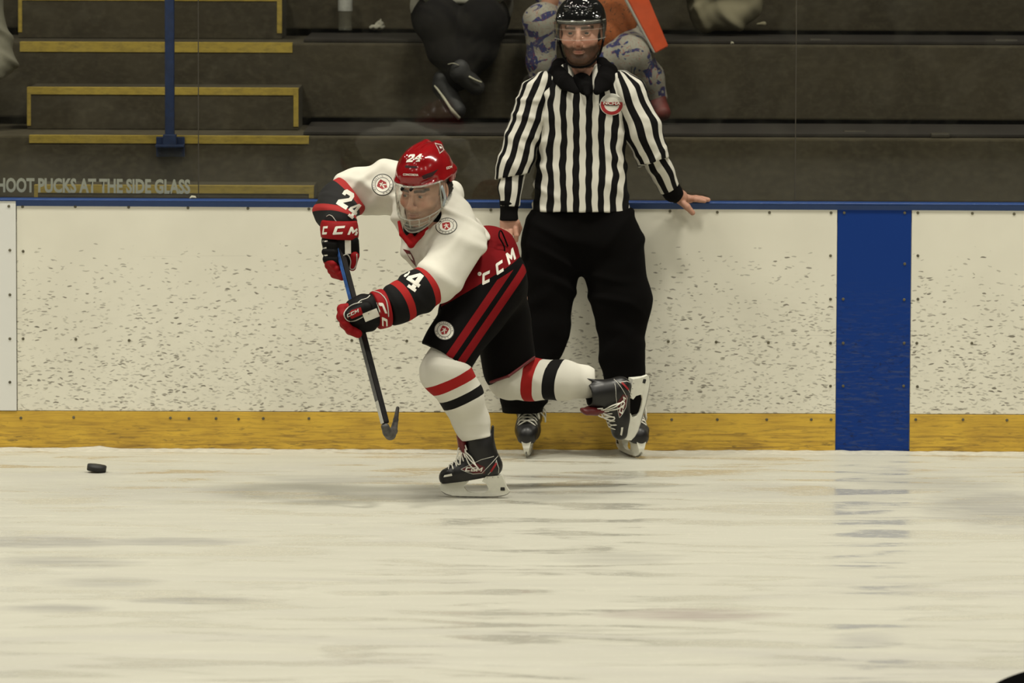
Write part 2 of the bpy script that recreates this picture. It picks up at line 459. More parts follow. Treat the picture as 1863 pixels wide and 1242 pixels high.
so_ = b.sep(o); wn = b.noise(b.vmap(o, (1.6, 3.4, 1)), 2.0, 4, 0.6, 0.8); wn2 = b.noise(b.vmap(o, (0.9, 12, 1), rot=(0, 0, .05)), 2.0, 4, 0.6, 0.5)
for sx_, sy_, srx, sry, scol, sw in SMUDGE_SHADE:
    def _ip(px, py):
        d = ray(px, py); return CAM + d * (-CAM[2] / d[2])
    c_s = _ip(sx_, sy_); rx_ = PX(srx, c_s[1]); ry_ = abs(_ip(sx_, sy_ + sry)[1] - _ip(sx_, sy_ - sry)[1]) / 2
    ex = b.math('DIVIDE', b.math('SUBTRACT', so_[0], float(c_s[0])), float(rx_)); ey = b.math('DIVIDE', b.math('SUBTRACT', so_[1], float(c_s[1])), float(ry_))
    r2 = b.math('ADD', b.math('MULTIPLY', ex, ex), b.math('MULTIPLY', ey, ey)); r2 = b.math('ADD', r2, b.math('MULTIPLY', b.math('SUBTRACT', wn, 0.5), 1.6))
    m_ = b.math('MULTIPLY', b.ramp(r2, 1.0, 0.1), b.ramp(wn2, 0.30, 0.60, 0.35, 1.0)); colr = b.mix(b.math('MULTIPLY', m_, sw * 1.45, clamp=True), colr, tuple(q * 0.72 for q in scol))
rgh = b.mixf(b.math('MULTIPLY', b.ramp(wet, 0.50, 0.60), b.ramp(wet2, 0.25, 0.5, 0.4, 1.0)), 0.60, 0.13)
b.set(colr, rgh, IOR=1.31); b.b.inputs['Specular IOR Level'].default_value = 0.5
b.bump(b.math('ADD', b.math('MULTIPLY', fine, 0.6), b.math('MULTIPLY', spk, 0.5)), 0.05, 0.002)
M['ice'] = b.m
bm = bmesh.new(); bmesh.ops.create_grid(bm, x_segments=2, y_segments=2, size=1.0)
for v in bm.verts: v.co = Vector((v.co.x * 22, -11.0 + v.co.y * 11.0 + 0.05, 0))
prop(link('floor', bm_mesh(bm), M['ice']), 'scraped pale ice sheet in front of the boards', None, None, 'structure')

# dark painted circle under the ice, bottom right corner of the photograph
e0, e1 = P(1800, 1250, 0), None
def icept(px, py):
    d = ray(px, py); t = -CAM[2] / d[2]; return CAM + d * t
A = icept(1815, 1242); B = icept(1863, 1223)
tang = (B - A)[:2]; tang /= np.linalg.norm(tang); nrm = np.array([tang[1], -tang[0]])
Rc = 1.1; Lh = np.linalg.norm((B - A)[:2]) / 2; cc = (A[:2] + B[:2]) / 2 + nrm * math.sqrt(Rc * Rc - Lh * Lh)
verts = [(cc[0] + Rc * math.cos(a), cc[1] + Rc * math.sin(a), 0.003) for a in np.linspace(0, 2 * math.pi, 96, endpoint=False)]
M['paint_black'] = simple('ice_disc_and_slot_shade_black', (0.003, 0.003, 0.003), 1.0, 0.1); M['paint_black'].node_tree.nodes['Principled BSDF'].inputs['Specular IOR Level'].default_value = 0.0
prop(link('trim_5', mesh_from(verts, [tuple(range(96))]), M['paint_black']), 'black painted disc in the ice at the lower right', None, None, 'structure')

# ---- dasher boards
zt0, zt1 = P(0, 365.5, 0)[2], P(1863, 374.5, 0)[2]            # top of the white panels (slopes a little)
zk = P(900, 749.5, 0)[2]                                       # top of the yellow kick plate
X0b, X1b = -7.0, 8.0
def ztop(x): return zt0 + (zt1 - zt0) * (x - P(0, 365, 0)[0]) / (P(1863, 365, 0)[0] - P(0, 365, 0)[0])
def white_board():
    b = NB('scuffed_white_board'); o = b.obj(); s = b.sep(o)
    n0 = b.noise(b.vmap(o, (1, 1, 1)), 3.0, 3)
    base = b.mix(b.ramp(n0, 0.35, 0.65), (0.78, 0.755, 0.645), (0.73, 0.705, 0.60))
    dens = b.ramp(s[2], 0.86, 0.36)                            # 0 near the top, 1 low down
    dens = b.math('MULTIPLY', dens, b.ramp(b.noise(b.vmap(o, (1, 1, 1), loc=(4, 0, 2)), 1.7, 2), 0.2, 0.75, 0.75, 1.25))
    out = base
    for i, (sx, sz, loc, rot, th, wgt, col) in enumerate((
            (30, 118, 0.0, 0.14, 0.20, 0.80, (0.18, 0.165, 0.13)), (40, 120, 3.7, -0.30, 0.22, 0.75, (0.22, 0.20, 0.16)),
            (25, 92, 9.1, 0.38, 0.16, 0.48, (0.22, 0.20, 0.17)), (50, 150, 5.5, -0.08, 0.25, 0.5, (0.30, 0.28, 0.22)))):
        w = b.n('ShaderNodeTexNoise'); b.put(w.inputs['Vector'], o); w.inputs['Scale'].default_value = 16 + i * 5
        va = b.n('ShaderNodeVectorMath', operation='MULTIPLY_ADD'); b.put(va.inputs[0], w.outputs['Color']); va.inputs[1].default_value = (0.035, 0.0, 0.030); b.put(va.inputs[2], o)
        vm = b.vmap(va.outputs[0], (sx, 0.001, sz), loc=(loc, 0, loc * 1.7), rot=(0, rot, 0))
        vo = b.n('ShaderNodeTexVoronoi'); b.put(vo.inputs['Vector'], vm); vo.inputs['Scale'].default_value = 1.0; vo.inputs['Randomness'].default_value = 1.0
        cs = b.n('ShaderNodeSeparateColor'); b.put(cs.inputs[0], vo.outputs['Color'])
        on = b.math('LESS_THAN', cs.outputs[0], b.math('MULTIPLY', dens, 0.62))
        big = b.math('MULTIPLY', b.math('ADD', cs.outputs[1], 0.25), th * 1.6)
        inside = b.ramp(b.math('SUBTRACT', big, vo.outputs['Distance']), -0.02, 0.12)
        f = b.math('MULTIPLY', b.math('MULTIPLY', on, inside), b.math('MULTIPLY', b.math('ADD', cs.outputs[2], 0.35), wgt), clamp=True)
        out = b.mix(f, out, col)
    haze = b.noise(b.vmap(o, (9, 1, 26)), 1.6, 4, 0.6)
    out = b.mix(b.math('MULTIPLY', b.math('MULTIPLY', b.ramp(haze, 0.52, 0.75), dens), 0.22), out, (0.50, 0.48, 0.40))
    lines = b.noise(b.vmap(o, (0.8, 1, 60), rot=(0, 0.09, 0)), 1.0, 3, 0.5, 0.3)
    out = b.mix(b.math('MULTIPLY', b.ramp(lines, 0.715, 0.73), 0.28), out, (0.40, 0.38, 0.32))
    b.set(out, 0.42); b.b.inputs['Specular IOR Level'].default_value = 0.3
    return b.m
M['board'] = white_board()
b = NB('door_white'); b.set(b.mix(b.noise(b.obj(), 3), (0.74, 0.74, 0.70), (0.70, 0.70, 0.67)), 0.4); M['board_clean'] = b.m
b = NB('blue_panel'); o = b.obj(); s = b.sep(o)
low = b.ramp(s[2], 0.72, 0.40)
st = b.noise(b.vmap(o, (10, 1, 70)), 1.4, 5, 0.65, 0.6); st2 = b.noise(b.vmap(o, (22, 1, 60), loc=(4, 0, 1)), 1.6, 4, 0.6, 1.0)
c = b.mix(b.math('MULTIPLY', b.ramp(st, 0.50, 0.66), b.math('MULTIPLY', low, 0.55)), (0.0035, 0.034, 0.205), (0.060, 0.080, 0.145))
c = b.mix(b.math('MULTIPLY', b.ramp(st2, 0.56, 0.68), b.math('MULTIPLY', low, 0.6)), c, (0.010, 0.016, 0.045))
b.set(c, 0.5); b.b.inputs['Specular IOR Level'].default_value = 0.2; M['blue'] = b.m
b = NB('blue_rail'); b.set(b.mix(b.noise(b.vmap(b.obj(), (3, 3, 3)), 8, 3), (0.005, 0.035, 0.155), (0.012, 0.050, 0.19)), 0.45); M['blue_rail'] = b.m
b = NB('worn_yellow_kickplate'); o = b.obj(); s = b.sep(o)
st = b.noise(b.vmap(o, (3.2, 1, 55)), 1.5, 6, 0.65, 0.7); st2 = b.noise(b.vmap(o, (11, 1, 75), loc=(3, 0, 5)), 1.3, 5, 0.65, 0.9)
lowk = b.ramp(s[2], 0.155, 0.03, 0.35, 1.0)
c = b.mix(b.ramp(b.noise(o, 6, 3), 0.35, 0.65), (0.66, 0.42, 0.048), (0.55, 0.34, 0.040))
c = b.mix(b.math('MULTIPLY', b.ramp(st, 0.46, 0.66), lowk), c, (0.29, 0.17, 0.03))
c = b.mix(b.math('MULTIPLY', b.ramp(st2, 0.54, 0.68), b.math('MULTIPLY', lowk, 0.75)), c, (0.15, 0.10, 0.03))
b.set(c, 0.5); M['yellow'] = b.m

xs_ = [X0b, P(30.5, 500, 0)[0], P(1522.5, 500, 0)[0], P(1657.5, 500, 0)[0], X1b]
def panel(name, xa, xb, m, y0=0.0, y1=0.12, z0=None, lab='', below=False):
    z0 = zk if z0 is None else z0
    vs = [(xa, y0, z0), (xb, y0, z0), (xb, y0, ztop(xb)), (xa, y0, ztop(xa)), (xa, y1, z0), (xb, y1, z0), (xb, y1, ztop(xb)), (xa, y1, ztop(xa))]
    fs = [(0, 1, 2, 3), (5, 4, 7, 6), (4, 0, 3, 7), (1, 5, 6, 2), (3, 2, 6, 7), (4, 5, 1, 0)]
    return prop(link(name, mesh_from(vs, fs), m), lab, None, None, 'structure')
g = 0.0012
core = box('wall_back', X0b, X1b, 0.01, 0.14, 0.0, 0.93, M['board'])
prop(core, 'inner body of the dasher boards', None, None, 'structure')
Wl = panel('wall_back_left', xs_[0], xs_[1] - 2 * g, M['board_clean'], -0.008, 0.009, lab='clean white gate panel of the boards at the far left edge')
Wm = panel('wall_back_middle', xs_[1] + g, xs_[2] - g, M['board'], 0.0, 0.009, lab='long puck-scuffed white board panel behind player and linesman')
Wb = panel('wall_back_blue', xs_[2] + g, xs_[3] - g, M['blue'], 0.0, 0.009, z0=0.0, lab='blue line panel of the boards')
Wr = panel('wall_back_right', xs_[3] + g, xs_[4], M['board'], 0.0, 0.009, lab='puck-scuffed white board panel right of the blue panel')
for nm, xa, xb, lb in (('trim_1', xs_[0], xs_[2] - g, 'worn yellow kick plate left of the blue panel'), ('trim_2', xs_[3] + g, xs_[4], 'worn yellow kick plate right of the blue panel')):
    prop(box(nm, xa, xb, -0.004, 0.009, 0.0, zk - 0.003, M['yellow'], 0.0015), lb, None, None, 'structure')
# cap rail
vs = []; fs = []
for x in (X0b, X1b):
    zz = ztop(x)
    vs += [(x, -0.006, zz - 0.001), (x, -0.012, zz + 0.004), (x, -0.012, zz + 0.006), (x, -0.008, zz + 0.009), (x, 0.095, zz + 0.009), (x, 0.095, zz - 0.02), (x, 0.0, zz - 0.02)]
for k in range(7): fs.append((k, (k + 1) % 7, 7 + (k + 1) % 7, 7 + k))
fs += [tuple(range(7))[::-1], tuple(range(7, 14))]
bm = bmesh.new(); bm.from_mesh(mesh_from(vs, fs)); bmesh.ops.recalc_face_normals(bm, faces=bm.faces)
prop(link('trim_3', bm_mesh(bm), M['blue_rail']), 'blue cap rail along the top of the boards', None, None, 'structure')
# screws as parts of their panels
def screw(px, py, parent, y=0.0):
    p = P(px, py, y); bm = bmesh.new(); bmesh.ops.create_cone(bm, cap_ends=True, segments=10, radius1=0.0062, radius2=0.0045, depth=0.003)
    for v in bm.verts: v.co = Vector((p[0] + v.co.x, y - 0.0015 - v.co.z * 1.0, p[2] + v.co.y))
    bmesh.ops.recalc_face_normals(bm, faces=bm.faces)
    link('screw', bm_mesh(bm), M['screw'], parent)
for px, py in ((16, 375), (18, 455), (18, 536), (18, 616), (18, 695)): screw(px, py, Wl, -0.008)
for px, py in ((41, 376), (137, 376), (234, 377), (342, 378), (451, 379), (562, 380), (893, 382), (1219, 384), (1305, 386), (1400, 386.5), (1512, 387),
               (42, 457), (42, 616), (138, 617), (235, 619), (1511, 465), (1511, 544), (1511, 624), (1511, 702), (1216, 621), (1303, 622), (1398, 623), (640, 619), (740, 620)): screw(px, py, Wm)
for px, py in ((1536, 387), (1646, 387), (1646, 480), (1534, 544), (1645, 545), (1534, 624), (1645, 624), (1534, 702), (1644, 702)): screw(px, py, Wb)
for px, py in ((1670, 387), (1769, 388), (1670, 465), (1670, 544), (1668, 624), (1768, 624), (1669, 703), (1845, 389)): screw(px, py, Wr)
kl, kr = bpy.data.objects['trim_1'], bpy.data.objects['trim_2']
for px, py in ((38, 760), (134, 759), (310, 760), (344, 761), (393, 761), (434, 762), (479, 761), (562, 761), (1222, 763), (1305, 763), (1395, 763), (1476, 763), (1512, 763), (700, 762)): screw(px, py, kl, -0.004)
for px, py in ((1666, 763), (1752, 763), (1832, 764)): screw(px, py, kr, -0.004)
# snow swept up against the kick plate
def snow():
    n = 520; xs = np.linspace(X0b, X1b, n); V, Fc = [], []
    h = 0.003 + 0.004 * np.abs(np.sin(xs * 7 + 2 * np.sin(xs * 3.1))) * (0.5 + 0.5 * np.sin(xs * 1.9)) + 0.004 * RNG.random(n) + 0.008 * np.exp(-((xs - P(185, 820, 0)[0]) / 0.06) ** 2)
    for i, x in enumerate(xs):
        V += [(x, -0.0045, 0.0), (x, -0.0045, h[i]), (x, -0.012 - 0.01 * RNG.random(), h[i] * 0.8), (x, -0.03 - 0.05 * RNG.random(), h[i] * 0.25 + 0.001), (x, -0.10 - 0.04 * RNG.random(), -0.002)]
    for i in range(n - 1):
        for k in range(4): a = i * 5 + k; Fc.append((a, a + 1, a + 6, a + 5))
    me = mesh_from(V, Fc); bm = bmesh.new(); bm.from_mesh(me); bmesh.ops.recalc_face_normals(bm, faces=bm.faces); return bm_mesh(bm)
sm_ = simple('ice_shavings', (0.47, 0.458, 0.392), 0.9, 0.12, 30, bump=0.5)
so = link('ice_shavings', snow(), sm_, smooth=True)
prop(so, 'thin ridge of ice shavings swept against the yellow kick plate', 'snow', None, 'stuff')

# ---- concrete stands
def concrete(name, k):
    b = NB(name); o = b.obj(); s = b.sep(o)
    n1 = b.noise(o, 2.2, 5, 0.6); n2 = b.noise(b.vmap(o, (6, 6, 9)), 4.0, 5, 0.7); n3 = b.noise(b.vmap(o, (5, 1, 0.8)), 2.0, 4, 0.6, 0.4)
    c = b.mix(b.ramp(n1, 0.3, 0.7), tuple(k * q for q in (0.050, 0.040, 0.021)), tuple(k * q for q in (0.028, 0.022, 0.011)))
    c = b.mix(b.math('MULTIPLY', b.ramp(n2, 0.45, 0.65), 0.6), c, tuple(k * q for q in (0.070, 0.058, 0.032)))
    c = b.mix(b.math('MULTIPLY', b.ramp(n3, 0.58, 0.75), 0.5), c, (0.022, 0.017, 0.010))
    b.set(c, 0.9); b.bump(n2, 0.25, 0.004); return b.m
M['concrete'] = concrete('stand_concrete', 1.0); M['concrete_low'] = concrete('light_boosted_stand_concrete', 1.25)  # extra light on the lowest tier is put into its paler colour
M['concrete_dark'] = simple('dark_tread_cover', (0.018, 0.014, 0.010), 0.85, 0.25, 12)
b = NB('step_yellow'); o = b.obj()
b.set(b.mix(b.ramp(b.noise(b.vmap(o, (8, 8, 20)), 2.5, 4, 0.7), 0.42, 0.68), (0.40, 0.29, 0.045), (0.26, 0.19, 0.035)), 0.8); M['step_yellow'] = b.m
YA, YB, YC, YD = 0.75, 1.75, 2.75, 3.75
def zrow(py, Y): return P(931, py, Y)[2]
zA, zB, zC = zrow(250.5, YA), zrow(80.5, YB), zrow(-92, YC)
XS0, XS1 = -9.0, 10.0
prof = [(YA, -0.2, zA), (YB, zA, zB), (YC, zB, zC)]
def tier(name, y0, z_lo, z_hi, y1, lab, mk='concrete'):
    bm = bmesh.new(); box_bm(bm, XS0, XS1, y0, y1, z_lo, z_hi, 0.008)
    return prop(link(name, bm_mesh(bm), M[mk]), lab, None, None, 'structure')
# every tier top block overhangs a little, with a slot under the next riser, its shade painted black
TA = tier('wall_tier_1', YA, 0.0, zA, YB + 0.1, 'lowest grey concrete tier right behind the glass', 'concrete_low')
TB = tier('wall_tier_2', YB, zA + 0.032, zB, YC + 0.1, 'middle concrete tier behind the glass')
TC = tier('wall_tier_3', YC, zB + 0.032, zC, YD + 0.1, 'upper concrete tier behind the glass')
box('wall_tier_4', XS0, XS1, YD, YD + 1.0, zC, zC + 0.9, M['concrete'])
prop(bpy.data.objects['wall_tier_4'], 'topmost concrete tier of the stand', None, None, 'structure')
for nm, Y, z, lb in (('trim_6', YB, zA, 'dark timber strip at the foot of the second tier'), ('trim_7', YC, zB, 'dark timber strip at the foot of the third tier')):
    o_ = box(nm, P(566, 200, Y)[0], XS1, Y - 0.88, Y + 0.0, z + 0.002, z + 0.016, M['concrete_dark'], 0.003)  # dark cover spread over nearly the whole tread
    prop(o_, lb, None, None, 'structure')
    o_ = box(nm.replace('6', '8').replace('7', '9'), P(566, 200, Y)[0], XS1, Y - 0.001, Y + 0.15, z - 0.002, z + 0.034, M['paint_black'])  # black fill stands in for the shade inside the slot
    prop(o_, lb.replace('dark timber strip', 'black-painted slot shade'), None, None, 'structure')
box('wall_behind_stand', XS0, XS1, YD + 1.0, YD + 1.1, 0, 3.4, M['concrete']); prop(bpy.data.objects['wall_behind_stand'], 'back wall of the stand', None, None, 'structure')
box('floor_walkway', XS0, XS1, 0.141, YA, -0.1, 0.0, M['concrete']); prop(bpy.data.objects['floor_walkway'], 'concrete walkway behind the boards', None, None, 'structure')
# vertical joint in the concrete and stair blocks
def stripe_box(name, pxa, pya, pxb, pyb, Y, parent=None, th=0.004):
    a = P(pxa, pya, Y); c = P(pxb, pyb, Y)
    return box(name, min(a[0], c[0]), max(a[0], c[0]), Y - th, Y, min(a[2], c[2]), max(a[2], c[2]), M['step_yellow'], 0.001, parent)
def nosing(px0, y0l, px1, y0r, thick, Y, ztop_, parent, lab=None):
    """painted edge that wraps over the top of a step: front strip plus strip on the tread"""
    xa, xb = P(px0, y0l, Y)[0], P(px1, y0r, Y)[0]; t = PX(thick, Y)
    bm = bmesh.new(); box_bm(bm, xa, xb, Y - 0.003, Y + 0.05, ztop_ - t, ztop_ + 0.003, 0.001)
    return link('painted_nosing', bm_mesh(bm), M['step_yellow'], parent)
def step_block(pxl, pxr, pytop, Y, Yb, zlow, label, side_to=None, thick=12):
    zt = zrow(pytop, Y); xa, xb = P(pxl, pytop, Y)[0], P(pxr, pytop, Y)[0]
    o = box('concrete_step', xa, xb, Y, Yb - 0.002, zlow + 0.001, zt, M['concrete'], 0.004)
    prop(o, label, 'step')
    nosing(pxl, pytop, pxr, pytop, thick, Y, zt, o)
    if side_to is not None:
        zs = zrow(side_to, Y)
        for x0, x1 in ((xa, xa + PX(7, Y)), (xb - PX(9, Y), xb)):
            box('painted_edge', x0, x1, Y - 0.003, Y + 0.002, max(zs, zlow), zt - PX(thick, Y), M['step_yellow'], 0.0008, o)
    return o
step_block(49, 543, 163, YA + 0.55, YB, zA, 'concrete half step with a yellow painted frame, between the two tiers', 232)
step_block(33, 513, -4, YB + 0.55, YC, zB, 'concrete half step with yellow edge at the top of the photo', 62, 8)
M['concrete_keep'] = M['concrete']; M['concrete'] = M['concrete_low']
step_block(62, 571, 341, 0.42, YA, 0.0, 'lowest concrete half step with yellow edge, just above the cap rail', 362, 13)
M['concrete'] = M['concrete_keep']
nosing(53, 248, 562, 250, 13, YA, zA, TA); nosing(36, 78, 532, 82, 17, YB, zB, TB)
# tilt of the stand lines in the photo is covered by the camera roll

# ---- glass
b = NB('rink_glass'); nt = b.t
tr = b.n('ShaderNodeBsdfTransparent'); tr.inputs[0].default_value = (0.955, 0.96, 0.945, 1)
gl = b.n('ShaderNodeBsdfGlossy'); gl.inputs[0].default_value = (0.9, 0.9, 0.9, 1); gl.inputs['Roughness'].default_value = 0.03
mx = b.n('ShaderNodeMixShader'); nt.links.new(b.schlick(), mx.inputs[0]); nt.links.new(tr.outputs[0], mx.inputs[1]); nt.links.new(gl.outputs[0], mx.inputs[2])
df = b.n('ShaderNodeBsdfDiffuse'); df.inputs[0].default_value = (0.55, 0.53, 0.42, 1)
sm = b.noise(b.vmap(b.obj(), (2.0, 1, 2.6)), 2.6, 4, 0.6, 1.2)
mx2 = b.n('ShaderNodeMixShader'); b.put(mx2.inputs[0], b.ramp(sm, 0.45, 0.75, 0.001, 0.016)); nt.links.new(mx.outputs[0], mx2.inputs[1]); nt.links.new(df.outputs[0], mx2.inputs[2])
nt.links.new(mx2.outputs[0], b.out.inputs[0]); M['glass'] = b.m
xg = [X0b, P(361, 200, 0.08)[0], P(1447.5, 200, 0.08)[0], X1b]
M['gasket'] = simple('pane_gasket', (0.045, 0.038, 0.026), 0.6)
for i in range(3):
    o_ = box('window_%d' % (i + 1), xg[i] + 0.002, xg[i + 1] - 0.002, 0.074, 0.086, ztop(0) + 0.010, 2.9, M['glass'])
    prop(o_, 'clear protective glass pane %s' % ('at the left, carrying the warning text', 'behind the player and linesman', 'at the right')[i], None, None, 'structure')
for i in (1, 2):
    prop(box('trim_%d' % (9 + i), xg[i] - 0.0018, xg[i] + 0.0018, 0.073, 0.087, ztop(0) + 0.012, 2.9, M['gasket']), 'thin joint between two glass panes', None, None, 'structure')
# warning text on the left pane
wg = bpy.data.objects['window_1']
M['decal_grey'] = simple('grey_decal', (0.27, 0.28, 0.22), 0.7, 0.05)
cu = text_curve('SHOOT PUCKS AT THE SIDE GLASS', 0.038)
me = curve_mesh(cu); co = np.array([v.co[:] for v in me.vertices]); w_ = co[:, 0].max() - co[:, 0].min(); h_ = co[:, 1].max() - co[:, 1].min()
xr = P(346, 338, 0.07)[0]; xl = P(-17, 335, 0.07)[0]; zc = P(170, 338, 0.07)[2]; hh = PX(27, 0.07)
for v in me.vertices:
    u = (v.co.x - co[:, 0].min()) / w_; k = (v.co.y - co[:, 1].min()) / h_ - 0.5
    v.co = Vector((xl + (xr - xl) * u, 0.0732, zc + k * hh - 0.004 * (u - 0.5)))
link('warning_text', me, M['decal_grey'], wg)

# ---- railing post
M['rail_blue'] = simple('dark_blue_steel', (0.010, 0.026, 0.090), 0.5, 0.2)
Yp = YA - 0.05
post = bpy.data.objects.new('railing_post', None); COL.objects.link(post)
pb = P(309, 284, YA); xp = P(309, 245, Yp)[0]; zp0 = P(309, 268, Yp)[2]
prop(post, 'dark blue steel railing post bolted to the lowest tier beside the yellow steps', 'railing post')
bm = bmesh.new(); box_bm(bm, xp - PX(8.5, Yp), xp + PX(8.5, Yp), Yp - 0.018, Yp + 0.018, zp0, 2.75, 0.005); link('upright', bm_mesh(bm), M['rail_blue'], post)
bm = bmesh.new(); box_bm(bm, xp - PX(12, Yp), xp + PX(12, Yp), Yp - 0.024, Yp + 0.024, zp0 - 0.002, zp0 + 0.055, 0.004); link('socket', bm_mesh(bm), M['rail_blue'], post)
z0p, z1p = P(309, 285, YA)[2], P(309, 241, YA)[2]
bm = bmesh.new(); box_bm(bm, xp - PX(26, Yp), xp + PX(26, Yp), YA - 0.014, YA - 0.002, z0p, min(z1p, zA - 0.001), 0.003)
box_bm(bm, xp - PX(26, Yp), xp + PX(26, Yp), YA - 0.075, YA - 0.013, P(309, 262, YA)[2] - 0.01, P(309, 262, YA)[2], 0.002)
link('mounting_plate', bm_mesh(bm), M['rail_blue'], post)
for sx in (-19, 19):
    for py in (272, 280):
        q = P(309 + sx, py, YA - 0.014); bm = bmesh.new(); bmesh.ops.create_cone(bm, cap_ends=True, segments=6, radius1=0.006, radius2=0.006, depth=0.008)
        for v in bm.verts: v.co = Vector((q[0] + v.co.x, q[1] - 0.003 + v.co.z, q[2] + v.co.y))
        link('bolt', bm_mesh(bm), M['rail_blue'], post)
#NEXT

# ================================================================== FIGURE HELPERS
def skin_material(name, rough=0.55):
    b = NB(name); a = b.attr('tone'); n = b.noise(b.obj(), 160, 2); n2 = b.noise(b.obj(), 28, 2)
    c = b.mix(b.math('MULTIPLY', b.ramp(n, 0.45, 0.7), 0.12), a.outputs['Color'], (0.20, 0.10, 0.06))
    c = b.mix(b.math('MULTIPLY', b.ramp(n2, 0.5, 0.75), 0.10), c, (0.45, 0.16, 0.11))
    b.set(c, rough); b.b.inputs['Subsurface Weight'].default_value = 0.02; b.b.inputs['Subsurface Scale'].default_value = 0.01
    b.b.inputs['Specular IOR Level'].default_value = 0.35
    return b.m
M['skin'] = skin_material('skin')
class Head:
    def __init__(s, origin, yaw, pitch=0.0, roll=0.0, sc=1.0):
        """yaw>0 turns the face to the image left, pitch>0 bows it, roll>0 tips the crown to the image right"""
        L = Vector((1, 0, 0)); F = Vector((0, -1, 0)); U = Vector((0, 0, 1))
        R1 = Matrix.Rotation(-yaw, 3, 'Z'); L = R1 @ L; F = R1 @ F
        R2 = Matrix.Rotation(-pitch, 3, L); F2 = R2 @ F; U2 = R2 @ U
        if F2.z > F.z: R2 = Matrix.Rotation(pitch, 3, L); F2 = R2 @ F; U2 = R2 @ U
        F, U = F2, U2
        R3 = Matrix.Rotation(roll, 3, 'Y'); L, F, U = R3 @ L, R3 @ F, R3 @ U
        s.o = np.array(origin, float); s.B = np.array([L, F, U]); s.sc = sc
    def __call__(s, x, y, z): return s.o + s.sc * (x * s.B[0] + y * s.B[1] + z * s.B[2])
    def loc(s, V): return (V - s.o) @ s.B.T / s.sc
    def build(s, sd):
        H, c, B = s, s.sc, s.B
        E = lambda p, r, k=0.014, mode='add': sd.ell(H(*p), [q * c for q in r], B, k, mode)
        C = lambda p, q, ra, rb=None, k=0.012, mode='add': sd.cap(H(*p), H(*q), ra * c, (ra if rb is None else rb) * c, k, None, mode)
        E((0, -.018, .035), (.076, .098, .086)); E((0, .030, -.022), (.064, .060, .078), .02); E((0, .034, -.074), (.052, .050, .040), .02)
        E((0, .074, -.100), (.024, .022, .019), .018)
        for q in (-1, 1):
            E((q * .044, .054, -.030), (.022, .026, .020), .02); C((q * .052, .0, -.068), (q * .022, .070, -.098), .014, .013, .02)
        C((-.036, .079, .020), (.036, .079, .020), .012, .012, .012)
        for q in (-1, 1): E((q * .031, .097, -.001), (.019, .020, .0135), .012, 'sub')
        for q in (-1, 1): E((q * .031, .0745, 0), (.0150, .0150, .0140), .004)
        for q in (-1, 1): E((q * .031, .094, -.0005), (.0135, .012, .0048), .002, 'sub')
        C((0, .088, .012), (0, .108, -.030), .0075, .0105, .010); E((0, .112, -.034), (.0115, .0115, .0100), .008)
        for q in (-1, 1): E((q * .0125, .101, -.039), (.0085, .0115, .0080), .006)
        for q in (-1, 1): E((q * .007, .106, -.0475), (.0035, .006, .004), .002, 'sub')
        E((0, .086, -.055), (.020, .012, .010), .010)
        E((0, .0915, -.0655), (.023, .0095, .0052), .004); E((0, .0905, -.0755), (.019, .0100, .0062), .004)
        C((-.020, .099, -.0705), (.020, .099, -.0705), .0016, .0016, .002, 'sub')
        for q in (-1, 1):
            E((q * .079, -.014, -.006), (.009, .019, .031), .006); E((q * .086, -.010, -.004), (.006, .010, .017), .004, 'sub')
        return s
    def tone(s, V, beard=0.0, hair=(0.02, 0.013, 0.008), skin=(0.42, 0.225, 0.150), stubble=0.0, beardcol=(0.050, 0.026, 0.014)):
        q = s.loc(V); x, y, z = q[:, 0], q[:, 1], q[:, 2]; n = len(V)
        c = np.tile(np.array(skin), (n, 1))
        def mixin(m, col, a=1.0):
            m = np.clip(m, 0, 1)[:, None] * a; c[:] = c * (1 - m) + np.array(col) * m
        g = lambda cx, cz, sx, sz: np.exp(-((np.abs(x) - cx) / sx) ** 2 - ((z - cz) / sz) ** 2)
        near = (np.abs(x) < .12) & (np.abs(z) < .16) & (y > -0.2) & (y < 0.2)
        f = (y > 0.03) & near
        mixin(f * g(.040, -.032, .020, .017), (0.50, 0.19, 0.14), 0.45)
        mixin(f * np.exp(-(x / .012) ** 2 - ((z + .036) / .012) ** 2), (0.50, 0.20, 0.15), 0.4)
        mixin(f * (y > 0.06) * g(.031, .0, .019, .013), (0.25, 0.125, 0.085), 0.35)
        mixin(f * (y > .06) * g(.031, .0052, .014, .0022), (0.05, 0.028, 0.02), 0.75)
        mixin(f * (y > .078) * np.clip(1.6 - (x / .018) ** 2 * 1.6 - ((z + .0705) / .0065) ** 2, 0, 1), (0.33, 0.13, 0.10), 0.8)
        zb = .0175 + .005 * np.clip(np.abs(x) / .04, 0, 1) - .10 * np.maximum(np.abs(x) - .035, 0)
        mixin(f * np.clip(2.2 - np.abs(z - zb) / .0034, 0, 1) * (np.abs(x) > .010) * (np.abs(x) < .054), hair, 0.92)
        jit = 0.0015 * np.sin(x * 190 + 3) * np.sin(z * 160)
        hairm = near & ((z > .062 + jit + 0.35 * np.maximum(y - .02, 0) * 0 + np.where(y > .03, .012, -0.030)) | ((y < -.012) & (z > -.052)) )
        ear = (np.abs(x) > .071) & (y > -.034) & (z > -.04) & (z < .028)
        mixin((hairm & ~ear) * 1.0, hair, 0.95)
        side = near & (np.abs(x) > .058) & (y < .012) & (y > -.02) & (z > -.02) & ~ear; mixin(side * 1.0, hair, 0.8)
